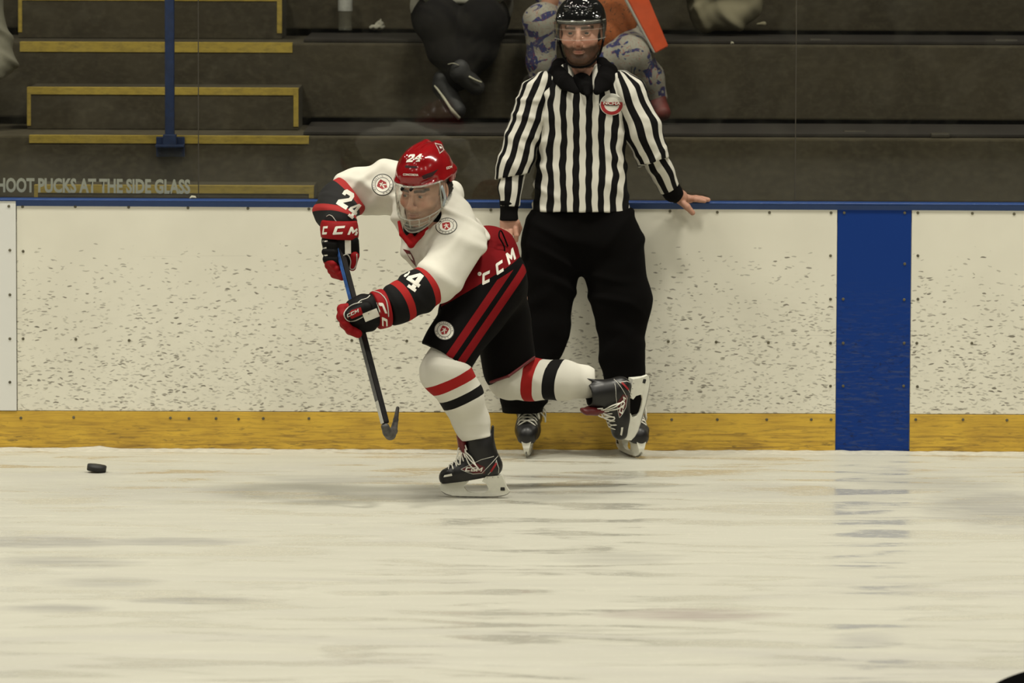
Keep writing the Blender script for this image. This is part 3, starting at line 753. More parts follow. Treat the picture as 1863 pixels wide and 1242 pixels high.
        if beard or stubble:
            bm_ = np.clip((-.045 + jit * 2 - z) / .012 + 0.22 * np.clip((np.abs(x) - .040) / .012, 0, 2) * 2.0, 0, 1) * near * (y > -.01) * (z > -.135)
            bm_ *= np.clip(((x / .020) ** 2 + ((z + .0705) / .0060) ** 2) * 1.3 - 1.0, 0, 1)
            bm_ *= np.where((np.abs(x) < .0085) & (z > -.060), 0.75, 1)
            nose = np.exp(-(x / .016) ** 2 - ((z + .042) / .009) ** 2) * (y > .095); bm_ *= 1 - np.clip(nose * 1.5, 0, 1)
            mixin(bm_, beardcol, beard if beard else stubble)
        return np.concatenate([c, np.ones((n, 1))], 1)

def eye(name, H, q, parent, iris=(0.06, 0.035, 0.02), look=(0, 0)):
    bm = bmesh.new(); bmesh.ops.create_uvsphere(bm, u_segments=20, v_segments=14, radius=1.0)
    fwd = Vector(H.B[1]); lk = (fwd + Vector(H.B[0]) * look[0] + Vector(H.B[2]) * look[1]).normalized()
    rot = Vector((0, 0, 1)).rotation_difference(lk).to_matrix()
    c = Vector(H(q * .031, .0745, 0)); r = .0136 * H.sc
    for f in bm.faces:
        z = sum(v.co.z for v in f.verts) / len(f.verts); f.material_index = 2 if z > 0.955 else (1 if z > 0.82 else 0); f.smooth = True
    for v in bm.verts: v.co = c + rot @ (v.co * r)
    me = bm_mesh(bm)
    o = link(name, me, [M['sclera'], M['iris'], M['black_print']], parent); return o
M['sclera'] = simple('eye_white', (0.42, 0.38, 0.33), 0.25, 0.05); M['iris'] = simple('iris', (0.035, 0.022, 0.012), 0.3, 0.3)

# ---- ice skate (built once in its own frame: u forward, w sideways, v up)
def skate_boot_sdf():
    s = S(0.02); fl = ((0, 1, 0), 0.92)
    s.cap((.097, 0, .076), (.050, 0, .090), .036, .041, fl=fl); s.cap((.050, 0, .090), (-.066, 0, .124), .041, .037, fl=fl)
    s.cap((.052, 0, .098), (.005, 0, .150), .034, .040, fl=fl); s.cap((-.066, 0, .122), (-.036, 0, .190), .040, .045, fl=fl)
    s.cap((-.030, 0, .150), (-.018, 0, .222), .046, .049, fl=fl)
    s.cap((-.066, 0, .200), (-.071, 0, .268), .016, .009, .01, ((1, 0, 0), 0.6))
    s.cap((.090, -.02, .095), (.090, .02, .095), .016, k=.012)
    n = np.array([(.052 - .089), 0, -(.130 + .110)]); s.cut((.0, 0, .0695), (-.15, 0, -.99), .003)
    s.cut((-.018, 0, .238), (0.12, 0, 1), .004) if False else None
    return s
BOOT_ME = None
def boot_mesh():
    s = skate_boot_sdf()
    # hollow collar: carve the mouth of the boot
    s.cap((-.012, 0, .215), (-.006, 0, .30), .034, .042, .008, None, 'sub')
    return s.mesh(0.004, name='skate_boot')
HOLD = [(160, 1046), (152, 1000), (158, 930), (178, 899), (215, 886), (505, 880), (524, 900), (520, 925), (484, 958), (466, 985), (505, 1040), (560, 1064), (640, 1068), (740, 1060), (790, 1035), (800, 1005), (770, 935), (715, 905), (735, 868), (770, 838), (985, 818), (1012, 900), (1040, 975), (1080, 1036), (1060, 1066), (1000, 1092), (880, 1106), (700, 1112), (450, 1110), (320, 1106), (230, 1084)]
BLADE = [(154, 1040), (160, 1052), (215, 1092), (300, 1118), (450, 1131), (700, 1133), (900, 1120), (1000, 1104), (1060, 1078), (1083, 1040), (1074, 1034), (1056, 1060), (996, 1086), (880, 1100), (700, 1106), (450, 1104), (320, 1100), (230, 1078)]
def s2l(X, Y): return (-((X / 7.306 + 780) - 862) / 483.0, (905 - (750 + Y / 7.306)) / 483.0)
def extr(poly, wfun, bevel=0.0):
    cu = poly_curve([poly]); me = curve_mesh(cu, 0.012); bm = bmesh.new(); bm.from_mesh(me)
    r = bmesh.ops.extrude_face_region(bm, geom=list(bm.faces)); nv = {g for g in r['geom'] if isinstance(g, bmesh.types.BMVert)}
    for v in bm.verts:
        u, z = v.co.x, v.co.y; w = wfun(u, z); v.co = Vector((u, w if v in nv else -w, z))
    bmesh.ops.recalc_face_normals(bm, faces=bm.faces); return bm_mesh(bm)
def make_skate(parent, mat4, boot_mat, accent=True, laces=True, label=None, side=-1):
    """mat4 places the skate frame in the world; side=-1 puts the printed side at -w"""
    def place(me): me.transform(mat4); return me
    bme = boot_mesh()
    bo = link('skate', bme.copy(), boot_mat, parent)
    if label: bo['label'] = label
    hold = link('blade_holder', place(extr([s2l(*p) for p in HOLD], lambda u, z: .0062 + .26 * max(0, z - .022))), M['holder'], bo)
    link('blade', place(extr([s2l(*p) for p in BLADE], lambda u, z: .0022)), M['steel'], bo)
    tmap = lambda x, y: ((x, side * 0.3, y), (0, -side, 0))
    L2 = lambda pts: [s2l(*p) for p in pts]
    if accent:
        def line(pts, w):
            pts = [np.array(s2l(*p)) for p in pts]; out = []; back = []
            for i, p in enumerate(pts):
                a = pts[max(i - 1, 0)]; b_ = pts[min(i + 1, len(pts) - 1)]; t = (b_ - a) / np.linalg.norm(b_ - a); n = np.array([-t[1], t[0]])
                out.append(tuple(p + n * w)); back.append(tuple(p - n * w))
            return out + back[::-1]
        cx, cy = s2l(606, 735)
        gl = [[(cx - .0 + (x * .95 * -1) * -1 * .020 * 1.0, cy + y * .0165) for x, y in p] for p in glyphs('CCM', 0.15, 0.3)]
        # the lettering reads from toe to heel in the photo
        gl = [[(cx + (cx - gx) * 1.0, gy) for gx, gy in p] for p in gl]
        layers = [([L2([(440, 735), (640, 650), (760, 700), (760, 790), (640, 806), (560, 770)])], M['maroon']),
                  ([line([(440, 737), (590, 662), (720, 600), (880, 560)], .0012)], M['grey_print']),
                  ([line([(440, 737), (510, 770), (600, 800), (720, 790), (860, 640), (930, 560)], .0013)], M['grey_print']),
                  ([line([(800, 810), (880, 720), (915, 610)], .0013)], M['grey_print']),
                  ([line([(935, 810), (945, 720), (910, 610)], .0013)], M['grey_print']),
                  ([L2([(830, 760), (905, 640), (925, 660), (850, 775)])], M['red_print']),
                  ([L2([(205, 850), (215, 822), (318, 796), (326, 826)])], M['white_print']),
                  (gl, M['white_print'])]
        lg = lay('skate_graphics', layers, tmap, [bme], None, 0.0008, 0.01); lg.data.transform(mat4); lg.parent = bo
        # rivets
    for X, Y in ((250, 912), (340, 904), (425, 902), (500, 907), (785, 853), (860, 846), (932, 842)):
        u, v = s2l(X, Y); w = .0062 + .26 * max(0, v - .022); bm = bmesh.new()
        r = bmesh.ops.create_cone(bm, cap_ends=True, segments=8, radius1=.0022, radius2=.0018, depth=.002)
        for q in r['verts']: q.co = Vector((u + q.co.x, side * (w + .0006) + q.co.z, v + q.co.y))
        link('rivet', place(bm_mesh(bm)), M['steel'], bo)
    u, v = s2l(990, 998); w = .0062 + .26 * max(0, v - .022)
    bm = bmesh.new(); box_bm(bm, u - .0085, u + .0085, -w - .0012, w + .0012, v - .0085, v + .0085, .002); link('release_button', place(bm_mesh(bm)), M['black_print'], bo)
    # collar lining + tongue
    ts = S(0.008); ts.cap((.032, 0, .165), (.044, 0, .212), .026, .030, fl=((1, 0, 0), 0.5)); ts.cap((.044, 0, .212), (.054, 0, .238), .031, .024, fl=((1, 0, .3), 0.5))
    tg = link('tongue', place(ts.mesh(0.004)), M['maroon'] if accent else M['black_leather'], bo)
    if laces:
        parts = []
        pth = [(.092, .110), (.078, .122), (.064, .131), (.050, .142), (.040, .155), (.034, .170), (.030, .185), (.028, .198)]
        for i in range(len(pth) - 1):
            (u0, v0), (u1, v1) = pth[i], pth[i + 1]; hw = .024
            for sg in (-1, 1):
                pts = [(u0 - .004, sg * (hw + .008), v0 - .014), (u0 + .002, sg * hw, v0 + .002), ((u0 + u1) / 2 + .006, 0, (v0 + v1) / 2 + .010), (u1 + .002, -sg * hw, v1 + .002), (u1 - .004, -sg * (hw + .008), v1 - .014)]
                parts.append(tube_mesh(spline(pts, 5), .0026, 6))
        for pts in ([(.038, side * .006, .178), (.058, side * .03, .172), (.062, side * .035, .140), (.050, side * .038, .130), (.046, side * .03, .165), (.038, side * .008, .180)],
                    [(.038, side * .01, .178), (.010, side * .052, .150), (-.018, side * .054, .122), (-.010, side * .054, .112), (.014, side * .050, .135), (.036, side * .012, .176)],
                    [(.040, side * .004, .180), (.056, side * .022, .190), (.058, side * .030, .165), (.049, side * .030, .150)],
                    [(.036, side * .02, .180), (.006, side * .051, .160), (-.012, side * .053, .130)]):
            parts.append(tube_mesh(spline(pts, 6), .0027, 6))
        link('laces', place(join_meshes(parts)), M['lace'], bo, smooth=True)
    bo.data.transform(mat4)
    return bo
def frame(fwd, up, origin, sc=1.0):
    f = Vector(fwd).normalized(); u = Vector(up); u = (u - f * u.dot(f)).normalized(); w = u.cross(f)
    m = Matrix((f, w, u)).transposed().to_4x4() * 1.0
    m = Matrix.Translation(Vector(origin)) @ m @ Matrix.Scale(sc, 4); return m

# ================================================================== HOCKEY PLAYER
def bands(name, stops, attr='s', index=0, warp=0.0012):
    """stops: list of (limit in metres, colour) along a stored coordinate"""
    b = NB(name); v = b.sep(b.attr(attr).outputs['Vector'])[index]
    v = b.math('ADD', v, b.math('MULTIPLY', b.math('SUBTRACT', b.noise(b.obj(), 14, 2), 0.5), warp * 4))
    c = stops[0][1]
    for lim, col in stops[1:]: c = b.mix(b.math('GREATER_THAN', v, lim), c, col)
    n = b.noise(b.obj(), 380, 2); b.set(c, 0.85); b.b.inputs['Specular IOR Level'].default_value = 0.25; b.bump(n, 0.12, 0.001); return b.m
def along(p, n):
    p = np.array(p); n = np.array(n, float); n /= np.linalg.norm(n)
    return lambda V: (V - p) @ n

YS = ice_y(862, 905)                     # support skate stands here
hd = Head(P(771, 343, -1.66), math.radians(27), math.radians(17), math.radians(3), 1.05)
def limb(s, pts, k=0.02, fl=None):
    for a, c in zip(pts[:-1], pts[1:]): s.cap(P(a[0], a[1], a[2]), P(c[0], c[1], c[2]), PX(a[3], a[2]), PX(c[3], c[2]), k, fl)
# body: one continuous skin
bs = S(0.02); hd.build(bs)
nk0 = hd(0, -.012, -.06); nk1 = P(785, 410, -1.58)
bs.cap(nk0, nk1, .056, .062)
limb(bs, [(785, 410, -1.56, 40), (830, 450, -1.52, 50), (880, 495, -1.47, 38), (895, 525, -1.47, 40)], 0.03)
limb(bs, [(780, 400, -1.50, 30), (700, 345, -1.45, 26), (640, 352, -1.45, 20), (616, 395, -1.58, 16), (618, 440, -1.68, 13), (619, 470, -1.72, 15)])
limb(bs, [(790, 420, -1.62, 30), (828, 445, -1.68, 26), (792, 515, -1.78, 20), (725, 553, -1.84, 16), (690, 566, -1.86, 12), (655, 578, -1.86, 15)])
limb(bs, [(890, 540, -1.54, 36), (822, 648, -1.72, 24), (846, 720, -1.66, 26), (868, 800, YS, 17)])
bs.cap(P(868, 800, YS), P(872, 852, YS), .028, .022); bs.cap(P(872, 852, YS), P(825, 866, YS), .022, .018)
limb(bs, [(920, 545, -1.42, 40), (920, 672, -1.36, 30), (1000, 692, -1.30, 26), (1080, 703, -1.24, 9)])
bs.cap(P(1080, 704, -1.22), P(1122, 710, -1.20), .018, .018); bs.cap(P(1122, 708, -1.20), P(1116, 755, -1.20), .020, .016)
lo, hi = hd.o - 0.13, hd.o + 0.13
fineb = [((hd.o[0] - .11, hd.o[1] - .15, hd.o[2] - .14), (hd.o[0] + .11, hd.o[1] + .06, hd.o[2] + .12), 0.0022)]
player_skin = dict(skin=(0.50, 0.285, 0.195), hair=(0.022, 0.014, 0.009), stubble=0.42, beardcol=(0.14, 0.070, 0.045))
pl_me = bs.mesh(0.010, fine=fineb, attrs={'tone': ('FLOAT_COLOR', lambda V: hd.tone(V, **player_skin))}, name='hockey_player')
player = link('hockey_player', pl_me, M['skin'])
prop(player, 'hockey player in white, red and black kit, red helmet, bent low on one skate', 'person')
eye('eye', hd, -1, player, look=(-.30, -.02)); eye('eye', hd, 1, player, look=(-.30, -.02))

# ---- jersey
js = S(0.035)
js.cap(P(768, 392, -1.58), P(838, 462, -1.52), PX(58, -1.6), PX(62, -1.5), fl=((0, 1, 0), 0.85))
js.cap(P(800, 400, -1.56), P(858, 452, -1.46), PX(48, -1.6), PX(44, -1.5), fl=((0, 1, 0), 0.85))
js.cap(P(775, 440, -1.60), P(815, 498, -1.54), PX(46, -1.6), PX(44, -1.5), fl=((0, 1, 0), 0.85))
js.cap(P(772, 372, -1.50), P(712, 342, -1.44), PX(50, -1.5), PX(47, -1.5)); js.cap(P(712, 343, -1.44), P(652, 345, -1.45), PX(47, -1.5), PX(42, -1.5))
js.cap(P(652, 345, -1.45), P(628, 350, -1.47), PX(40, -1.5), PX(32, -1.5)); js.cap(P(640, 330, -1.46), P(622, 327, -1.46), PX(16, -1.5), PX(10, -1.5), .02)
js.cap(P(822, 400, -1.60), P(838, 452, -1.66), PX(44, -1.6), PX(48, -1.6)); js.cap(P(838, 452, -1.66), P(795, 512, -1.76), PX(50, -1.6), PX(42, -1.7))
js.cap(P(838, 470, -1.60), P(822, 520, -1.62), PX(34, -1.6), PX(26, -1.6), .04)
js.cap(P(812, 356, -1.50), P(780, 350, -1.48), PX(30, -1.5), PX(30, -1.5), .03)
# hem against the pants, cuff planes, neck opening
def perp(a, b_, Y, side):      # plane through the photo line a-b, normal in the image plane
    A_, B_ = P(a[0], a[1], Y), P(b_[0], b_[1], Y); t = B_ - A_; n = np.array([t[2], 0, -t[0]]); n /= np.linalg.norm(n)
    return A_, n * side
A_, n_ = perp((888, 440), (826, 536), -1.6, 1);  n_ = n_ if (P(940, 520, -1.6) - A_) @ n_ > 0 else -n_
js.cut(A_, n_, .006)
lp, ln = perp((757, 480), (797, 562), -1.75, 1); ln = ln if (P(700, 560, -1.75) - lp) @ ln > 0 else -ln
ln = ln + np.array([0, -0.45, 0]); ln /= np.linalg.norm(ln)
lcp = P(782, 520, -1.76)
# cut the left sleeve only: subtract a fat capsule beyond the plane
js.cap(lcp + ln * 0.20, lcp + ln * 0.45, .20, .20, .004, None, 'sub')
rp, rn = perp((606, 327), (668, 402), -1.47, 1); rn = rn if (P(590, 420, -1.47) - rp) @ rn > 0 else -rn
rn = rn + np.array([0, -0.25, 0]); rn /= np.linalg.norm(rn); rcp = P(640, 362, -1.47)
js.cap(rcp + rn * 0.225, rcp + rn * 0.45, .22, .22, .004, None, 'sub')
js.cap(P(752, 402, -1.80), P(790, 372, -1.50), PX(28, -1.7), PX(36, -1.6), .01, None, 'sub')
def jdisp(V, N):
    d = folds(V, (0.35, 0.2, 0.9), 58, 0.013, 0.4, 1.3) + folds(V, (-0.75, 0.0, 0.6), 47, 0.015, 2.1, 1.2) + 0.005 * wob(V, 1.6, 1.0)
    return d
jm = js.mesh(0.0055, disp=jdisp, name='jersey')
jersey = link('jersey', jm, M['white_knit'], player)
# collar with the V
cs = S(0.006)
ring = [(726, 404, -1.66), (731, 426, -1.70), (748, 445, -1.715), (762, 430, -1.69), (784, 410, -1.66), (820, 378, -1.56), (824, 358, -1.50), (800, 345, -1.45)]
cs.chain([P(*q) for q in ring], [PX(q, -1.7) for q in (3, 4.5, 6, 5, 5, 8, 7, 5)], fl=((0, 1, 0), 0.9))
cs.cap(P(748, 436, -1.70), P(747, 430, -1.70), PX(9, -1.7), PX(6, -1.7), fl=((0, 1, 0), 0.6))
link('collar', cs.mesh(0.004), M['red_knit'], jersey)
us = S(0.02); us.cap(P(752, 414, -1.645), P(778, 404, -1.61), PX(19, -1.7), PX(33, -1.7)); us.cap(P(812, 385, -1.57), P(790, 396, -1.60), PX(26, -1.6), PX(33, -1.6))
link('undershirt', us.mesh(0.006), M['black_knit'], player)
# ---- sleeve ends with the striped bands
sl = S(0.012)
sl.cap(P(800, 508, -1.74), P(762, 530, -1.80), PX(36, -1.7), PX(41, -1.8)); sl.cap(P(762, 530, -1.80), P(728, 550, -1.84), PX(39, -1.8), PX(38, -1.8)); sl.cap(P(728, 550, -1.84), P(708, 560, -1.86), PX(37, -1.8), PX(32, -1.8))
sl.cap(P(722, 522, -1.84), P(735, 520, -1.84), PX(9, -1.8), PX(10, -1.8), .02)
sl.cut(lcp - ln * 0.010, -ln, .004); le = P(704, 563, -1.86); sl.cut(le, ln, .004)
ml = bands('left_sleeve', [(-1, RED_C), (0.034, BLK), (0.122, RED_C), (0.152, BLK)])
zl = [0.0]
sm_l = sl.mesh(0.0045, disp=lambda V, N: folds(V, ln, 60, 0.005, 1.0) + 0.002 * wob(V, 2), attrs={'s': ('FLOAT_VECTOR', lambda V: np.stack([along(lcp, ln)(V), V[:, 0], V[:, 2]], 1))})
slv_l = link('sleeve', sm_l, ml, player); slv_l['label'] = 'black left sleeve end with red bands and white numerals'
sr = S(0.012)
sr.cap(P(646, 352, -1.46), P(618, 366, -1.52), PX(40, -1.5), PX(38, -1.5)); sr.cap(P(618, 366, -1.52), P(611, 386, -1.60), PX(38, -1.5), PX(38, -1.6)); sr.cap(P(611, 386, -1.60), P(617, 402, -1.66), PX(38, -1.6), PX(32, -1.6))
sr.cap(P(584, 384, -1.60), P(588, 392, -1.60), PX(13, -1.6), PX(13, -1.6), .02)
sr.cut(rcp - rn * 0.010, -rn, .004); sr.cut(P(615, 409, -1.66), (0, -0.2, -1), .004)
b2p, b2n = perp((575, 382), (645, 402), -1.6, 1); b2n = b2n if b2n[2] < 0 else -b2n; b2n = b2n + np.array([0, -0.35, 0]); b2n /= np.linalg.norm(b2n)
b2c = P(606, 384, -1.66)
b = NB('right_sleeve'); sv = b.sep(b.attr('s').outputs['Vector'])
c = b.mix(b.math('GREATER_THAN', sv[0], 0.019), RED_C, BLK); c = b.mix(b.inband(sv[1], -0.018, 0.010), c, RED_C)
b.set(c, 0.85); b.bump(b.noise(b.obj(), 380, 2), 0.12, 0.001); M['rs'] = b.m
sm_r = sr.mesh(0.0045, disp=lambda V, N: folds(V, b2n, 70, 0.006, 0.5) + 0.002 * wob(V, 2), attrs={'s': ('FLOAT_VECTOR', lambda V: np.stack([along(rcp, rn)(V), along(b2c, b2n)(V), V[:, 2]], 1))})
slv_r = link('sleeve', sm_r, M['rs'], player); slv_r['label'] = 'black right sleeve end with red bands and white numerals'
lay('sleeve_number', [(glyphs('2'), M['white_print'])], cam_map(629, 362, 24, 33, -32), [slv_r], slv_r, 0.003, 0.1)
lay('sleeve_number', [(glyphs('4'), M['white_print'])], cam_map(644, 382, 18, 30, -38), [slv_r], slv_r, 0.003, 0.1)
lay('sleeve_number', [(glyphs('4'), M['white_print'])], cam_map(754, 510, 29, 34, -35), [slv_l], slv_l, 0.0015, 0.2)
lay('sleeve_number', [([[(-.3, -.5), (.1, -.5), (.45, .1), (.4, .5), (.1, .5), (.1, .15), (-.3, -.2)]], M['white_print'])], cam_map(740, 498, 8, 13, -33), [slv_l], slv_l, 0.0015, 0.3)

# ---- round badges
def arc_text(txt, r, a0, a1, size, top=True):
    ps = []
    out = bpy.data.curves.new('shape', 'CURVE')
    mes = []
    for i, ch in enumerate(txt):
        if ch == ' ': continue
        a = math.radians(a0 + (a1 - a0) * i / max(1, len(txt) - 1)); me = curve_mesh(text_curve(ch, 0.02))
        rot = a - math.pi / 2 if top else a + math.pi / 2
        me.transform(Matrix.Translation((r * math.cos(a), r * math.sin(a), 0)) @ Matrix.Rotation(rot, 4, 'Z') @ Matrix.Scale(size, 4)); mes.append(me)
    return join_meshes(mes)
def lay_mesh(name, me, mapf, target, parent, m, off):
    bv = BVHTree.FromPolygons([v.co for v in target.data.vertices], [tuple(p.vertices) for p in target.data.polygons])
    for v in me.vertices:
        o, d = mapf(v.co.x, v.co.y); h = bv.ray_cast(Vector(o), Vector(d))
        v.co = (h[0] - Vector(d) * off) if h[0] is not None else Vector(o)
    return link(name, me, m, parent)
def badge(px, py, rx, ry, ang, target, parent):
    mp = cam_map(px, py, rx, ry, ang)
    shield = [(-.36, .40), (0, .46), (.36, .40), (.36, -.18), (0, -.48), (-.36, -.18)]
    fig = [[(-.05, .30), (.05, .30), (.05, .16), (.22, .16), (.22, .07), (.06, .07), (.22, -.28), (.12, -.28), (0, -.05), (-.12, -.28), (-.22, -.28), (-.06, .07), (-.22, .07), (-.22, .16), (-.05, .16)]]
    o = lay('badge', [([circ(1.0)], M['black_print']), ([circ(.92)], M['white_print']), ([circ(.68)], M['black_print']), ([circ(.63)], M['white_print']), ([shield], M['red_print']), (fig, M['white_print'])], mp, [target], parent, 0.0016, 0.35)
    m1 = arc_text('WISCONSIN', .80, 150, 30, .19); 
    lay_mesh('badge_lettering', m1, mp, target, parent, M['black_print'], 0.0062)
    m2 = arc_text('HOCKEY', .80, 215, 325, .19, False); lay_mesh('badge_lettering', m2, mp, target, parent, M['black_print'], 0.0062)
    return o
badge(696, 336, 20, 20, 62, jersey, jersey); badge(812, 411, 20, 15, 8, jersey, jersey)
lay('chest_crest', [([[(-.5, .5), (.1, .35), (.4, -.1), (.5, -.6), (.1, -.2), (-.2, .2)]], M['maroon']), ([[(-.15, .2), (.15, .15), (.3, -.2), (.1, -.1)]], M['white_print'])], cam_map(745, 468, 20, 34, 8), [jersey], jersey, 0.0015, 0.2)
lay('shoulder_stripe', [([[(-.5, -.05), (-.1, .12), (.5, .1), (.5, -.02), (-.1, -.02)]], M['red_print'])], cam_map(868, 378, 24, 24, -42), [jersey], jersey, 0.0015, 0.2)

# ---- hockey pants
ps = S(0.035)
ps.cap(P(890, 455, -1.42), P(862, 500, -1.50), PX(46, -1.4), PX(46, -1.5)); ps.cap(P(898, 470, -1.42), P(905, 515, -1.48), PX(48, -1.4), PX(52, -1.5))
ps.cap(P(895, 520, -1.54), P(812, 645, -1.72), PX(62, -1.5), PX(49, -1.7), fl=((0, 1, 0), .95)); ps.cap(P(905, 520, -1.46), P(926, 668, -1.36), PX(52, -1.4), PX(50, -1.4)); ps.cap(P(850, 560, -1.6), P(815, 560, -1.62), PX(28, -1.6), PX(14, -1.6), .03)
ps.cap(P(862, 500, -1.50), P(845, 525, -1.54), PX(40, -1.4), PX(30, -1.5))
def image_plane(a, b_, Y, toward):
    A_, n_ = perp(a, b_, Y, 1); return A_, (n_ if (P(toward[0], toward[1], Y) - A_) @ n_ > 0 else -n_)
# two leg hems: each leg ends with its own plane, done by carving fat capsules
def carve(s, a, b_, Y, toward, dist=0.30, R=0.30, yt=0.0, c=None):
    A_, n_ = image_plane(a, b_, Y, toward); n_ = n_ + np.array([0, yt, 0]); n_ /= np.linalg.norm(n_)
    c = P((a[0] + b_[0]) / 2, (a[1] + b_[1]) / 2, Y) if c is None else c
    s.bx(c + n_ * dist / 2, (R, R, dist / 2), basis(n_, (B_dir(a, b_, Y))), 0.002, .004, 'sub')
def B_dir(a, b_, Y):
    t = P(b_[0], b_[1], Y) - P(a[0], a[1], Y); return t / np.linalg.norm(t)
def basis(n, t):
    n = np.array(n); t = np.array(t); t = t - n * (t @ n); t /= np.linalg.norm(t); return np.array([t, np.cross(n, t), n])
pf = ps
# front leg hem
A_, n_ = image_plane((772, 627), (856, 672), -1.72, (790, 720)); n1 = n_ + np.array([0, -0.12, 0]); n1 /= np.linalg.norm(n1)
pf.bx(P(800, 641, -1.72) + n1 * 0.15, (PX(57, -1.7), 0.2, 0.15), basis(n1, B_dir((772, 627), (856, 672), -1.72)), .002, .003, 'sub')
A_, n_ = image_plane((892, 698), (974, 649), -1.36, (960, 740)); n2 = n_
pf.bx(P(938, 671, -1.36) + n2 * 0.15, (PX(60, -1.4), 0.25, 0.15), basis(n2, B_dir((892, 698), (974, 649), -1.36)), .002, .003, 'sub')
pf.cap(P(862, 700, -1.5), P(862, 672, -1.5), PX(14, -1.5), PX(5, -1.5), .01, None, 'sub')
wA, wN = image_plane((943, 470), (835, 533), -1.5, (850, 440))
sA, sN = image_plane((871, 566), (871 - 81, 566 + 113), -1.6, (920, 600))
b = NB('hockey_pants'); sv = b.sep(b.attr('s').outputs['Vector'])
red_d = (0.17, 0.006, 0.008)
inst = b.math('MAXIMUM', b.inband(sv[1], -.0145, .0145), b.inband(sv[1], .0345, .0635))
inst = b.math('MULTIPLY', inst, b.math('LESS_THAN', sv[0], -0.020))
inst = b.math('MULTIPLY', inst, b.math('GREATER_THAN', sv[2], 0.5))
c = b.mix(inst, BLK, red_d); c = b.mix(b.math('GREATER_THAN', sv[0], 0.0), c, (0.145, 0.005, 0.007))
b.set(c, 0.8); b.bump(b.noise(b.obj(), 260, 2), 0.15, 0.001); b.b.inputs['Specular IOR Level'].default_value = 0.08; M['hp'] = b.m
def nearleg(V):
    return (V[:, 1] < -1.50).astype(float)
pm = ps.mesh(0.006, disp=lambda V, N: 0.004 * wob(V, 1.5, 3) + folds(V, (0.8, 0, -0.6), 40, 0.008, 1.7), attrs={'s': ('FLOAT_VECTOR', lambda V: np.stack([along(wA, wN)(V) + 0.02 * 0, along(sA, sN)(V), nearleg(V)], 1))})
pants = link('hockey_pants', pm, M['hp'], player)
ltr = [(880, 507, -25, 'C'), (905, 489, -33, 'C'), (926, 469, -42, 'M')]
for px, py, an, ch in ltr:
    lay('waist_lettering', [(glyphs(ch, 0, 0.6), M['white_print'])], cam_map(px, py, 15.5, 19, -an), [pants], pants, 0.0015, 0.35)
lay('waist_button', [([circ(1, 20)], M['white_print']), ([circ(.5, 14)], M['grey_print'])], cam_map(872.5, 498, 3.6, 3.6), [pants], pants, 0.0016, 0.5)
badge(808, 601, 19, 17.5, -28, pants, pants)
hm = S(.004); hm.chain([P(893, 695, -1.47), P(925, 684, -1.475), P(972, 650, -1.44)], [PX(2.6, -1.5)] * 3); link('pants_piping', hm.mesh(.002), M['maroon'], pants)
tb = tube_mesh(spline([P(924, 448, -1.50), P(912, 420, -1.52), P(908, 430, -1.54), P(918, 452, -1.52), P(912, 480, -1.53), P(890, 500, -1.56)], 6), .003, 6); link('waist_cord', tb, M['black_knit'], pants)
tb = tube_mesh(spline([P(806, 545, -1.66), P(801, 556, -1.67), P(806, 566, -1.66), P(812, 556, -1.66)], 5), .003, 6); link('waist_cord', tb, M['black_knit'], pants)

# ---- socks
k1 = (0.39 , -0.92)
so1 = S(0.02)
so1.chain([P(814, 652, -1.72), P(811, 675, -1.735), P(840, 722, -1.69), P(858, 766, YS - .005), P(866, 792, YS)], [PX(q, -1.7) for q in (36, 46, 38, 32, 29)])
so1.cut(P(866, 797, YS), (0.15, 0, -1), .004)
aA = P(817, 695, -1.73); an1 = np.array([.40, .06, -.90])
ms1 = bands('front_sock', [(-1, WHT), (-0.021, RED_C), (0.021, WHT), (0.058, BLK), (0.094, WHT)])
s1m = so1.mesh(0.005, disp=lambda V, N: 0.0025 * wob(V, 1.8) + folds(V, (.8, .3, .5), 45, .004, 2) + folds(V, (0, 0, 1), 130, .003, 1) * (V[:, 2] < 0.33), attrs={'s': ('FLOAT_VECTOR', lambda V: np.stack([along(aA, an1)(V)] * 3, 1))})
sk1 = link('sock', s1m, ms1, player); sk1['label'] = 'white sock of the standing leg with red and black bands'
so2 = S(0.02)
so2.chain([P(918, 655, -1.36, ), P(925, 688, -1.36), P(965, 690, -1.33), P(1025, 691, -1.29), P(1062, 694, -1.26), P(1082, 700, -1.24)], [PX(q, -1.3) for q in (40, 37, 38, 36, 29, 23)])
so2.cut(P(1084, 700, -1.24), (1, 0, .05), .004)
bA = P(971, 690, -1.33); bn = np.array([.95, -.30, -.13])
ms2 = bands('rear_sock', [(-1, WHT), (-0.018, RED_C), (0.020, WHT), (0.052, BLK), (0.092, WHT)])
s2m = so2.mesh(0.005, disp=lambda V, N: 0.0025 * wob(V, 1.8) + folds(V, (.7, .3, .6), 70, .005, 4), attrs={'s': ('FLOAT_VECTOR', lambda V: np.stack([along(bA, bn)(V)] * 3, 1))})
sk2 = link('sock', s2m, ms2, player); sk2['label'] = 'white sock of the trailing leg with red and black bands'

# ---- skates
M['boot'] = simple('dark_boot', (0.004, 0.0034, 0.0034), 0.42, 0.3, 60)
org = P(862, 905, YS); org[2] = 0.0
make_skate(player, frame((-1, 0.10, 0), (0, 0, 1), (org[0], YS, 0.0)), M['boot'], side=1, label='black skate standing on the ice')
# rear skate: same shape turned toe-down
fw = P(1155, 808, -1.22) - P(1187, 685, -1.22); fw /= np.linalg.norm(fw); upv = np.array([fw[2], 0, -fw[0]]); 
upv = upv if upv[0] < 0 else -upv; upv = upv + np.array([0, -0.38, 0])
mid = P(1172.5, 746, -1.22)
make_skate(player, frame(fw, upv, mid), M['boot'], side=1, label='black skate kicked up behind, toe pointing down')

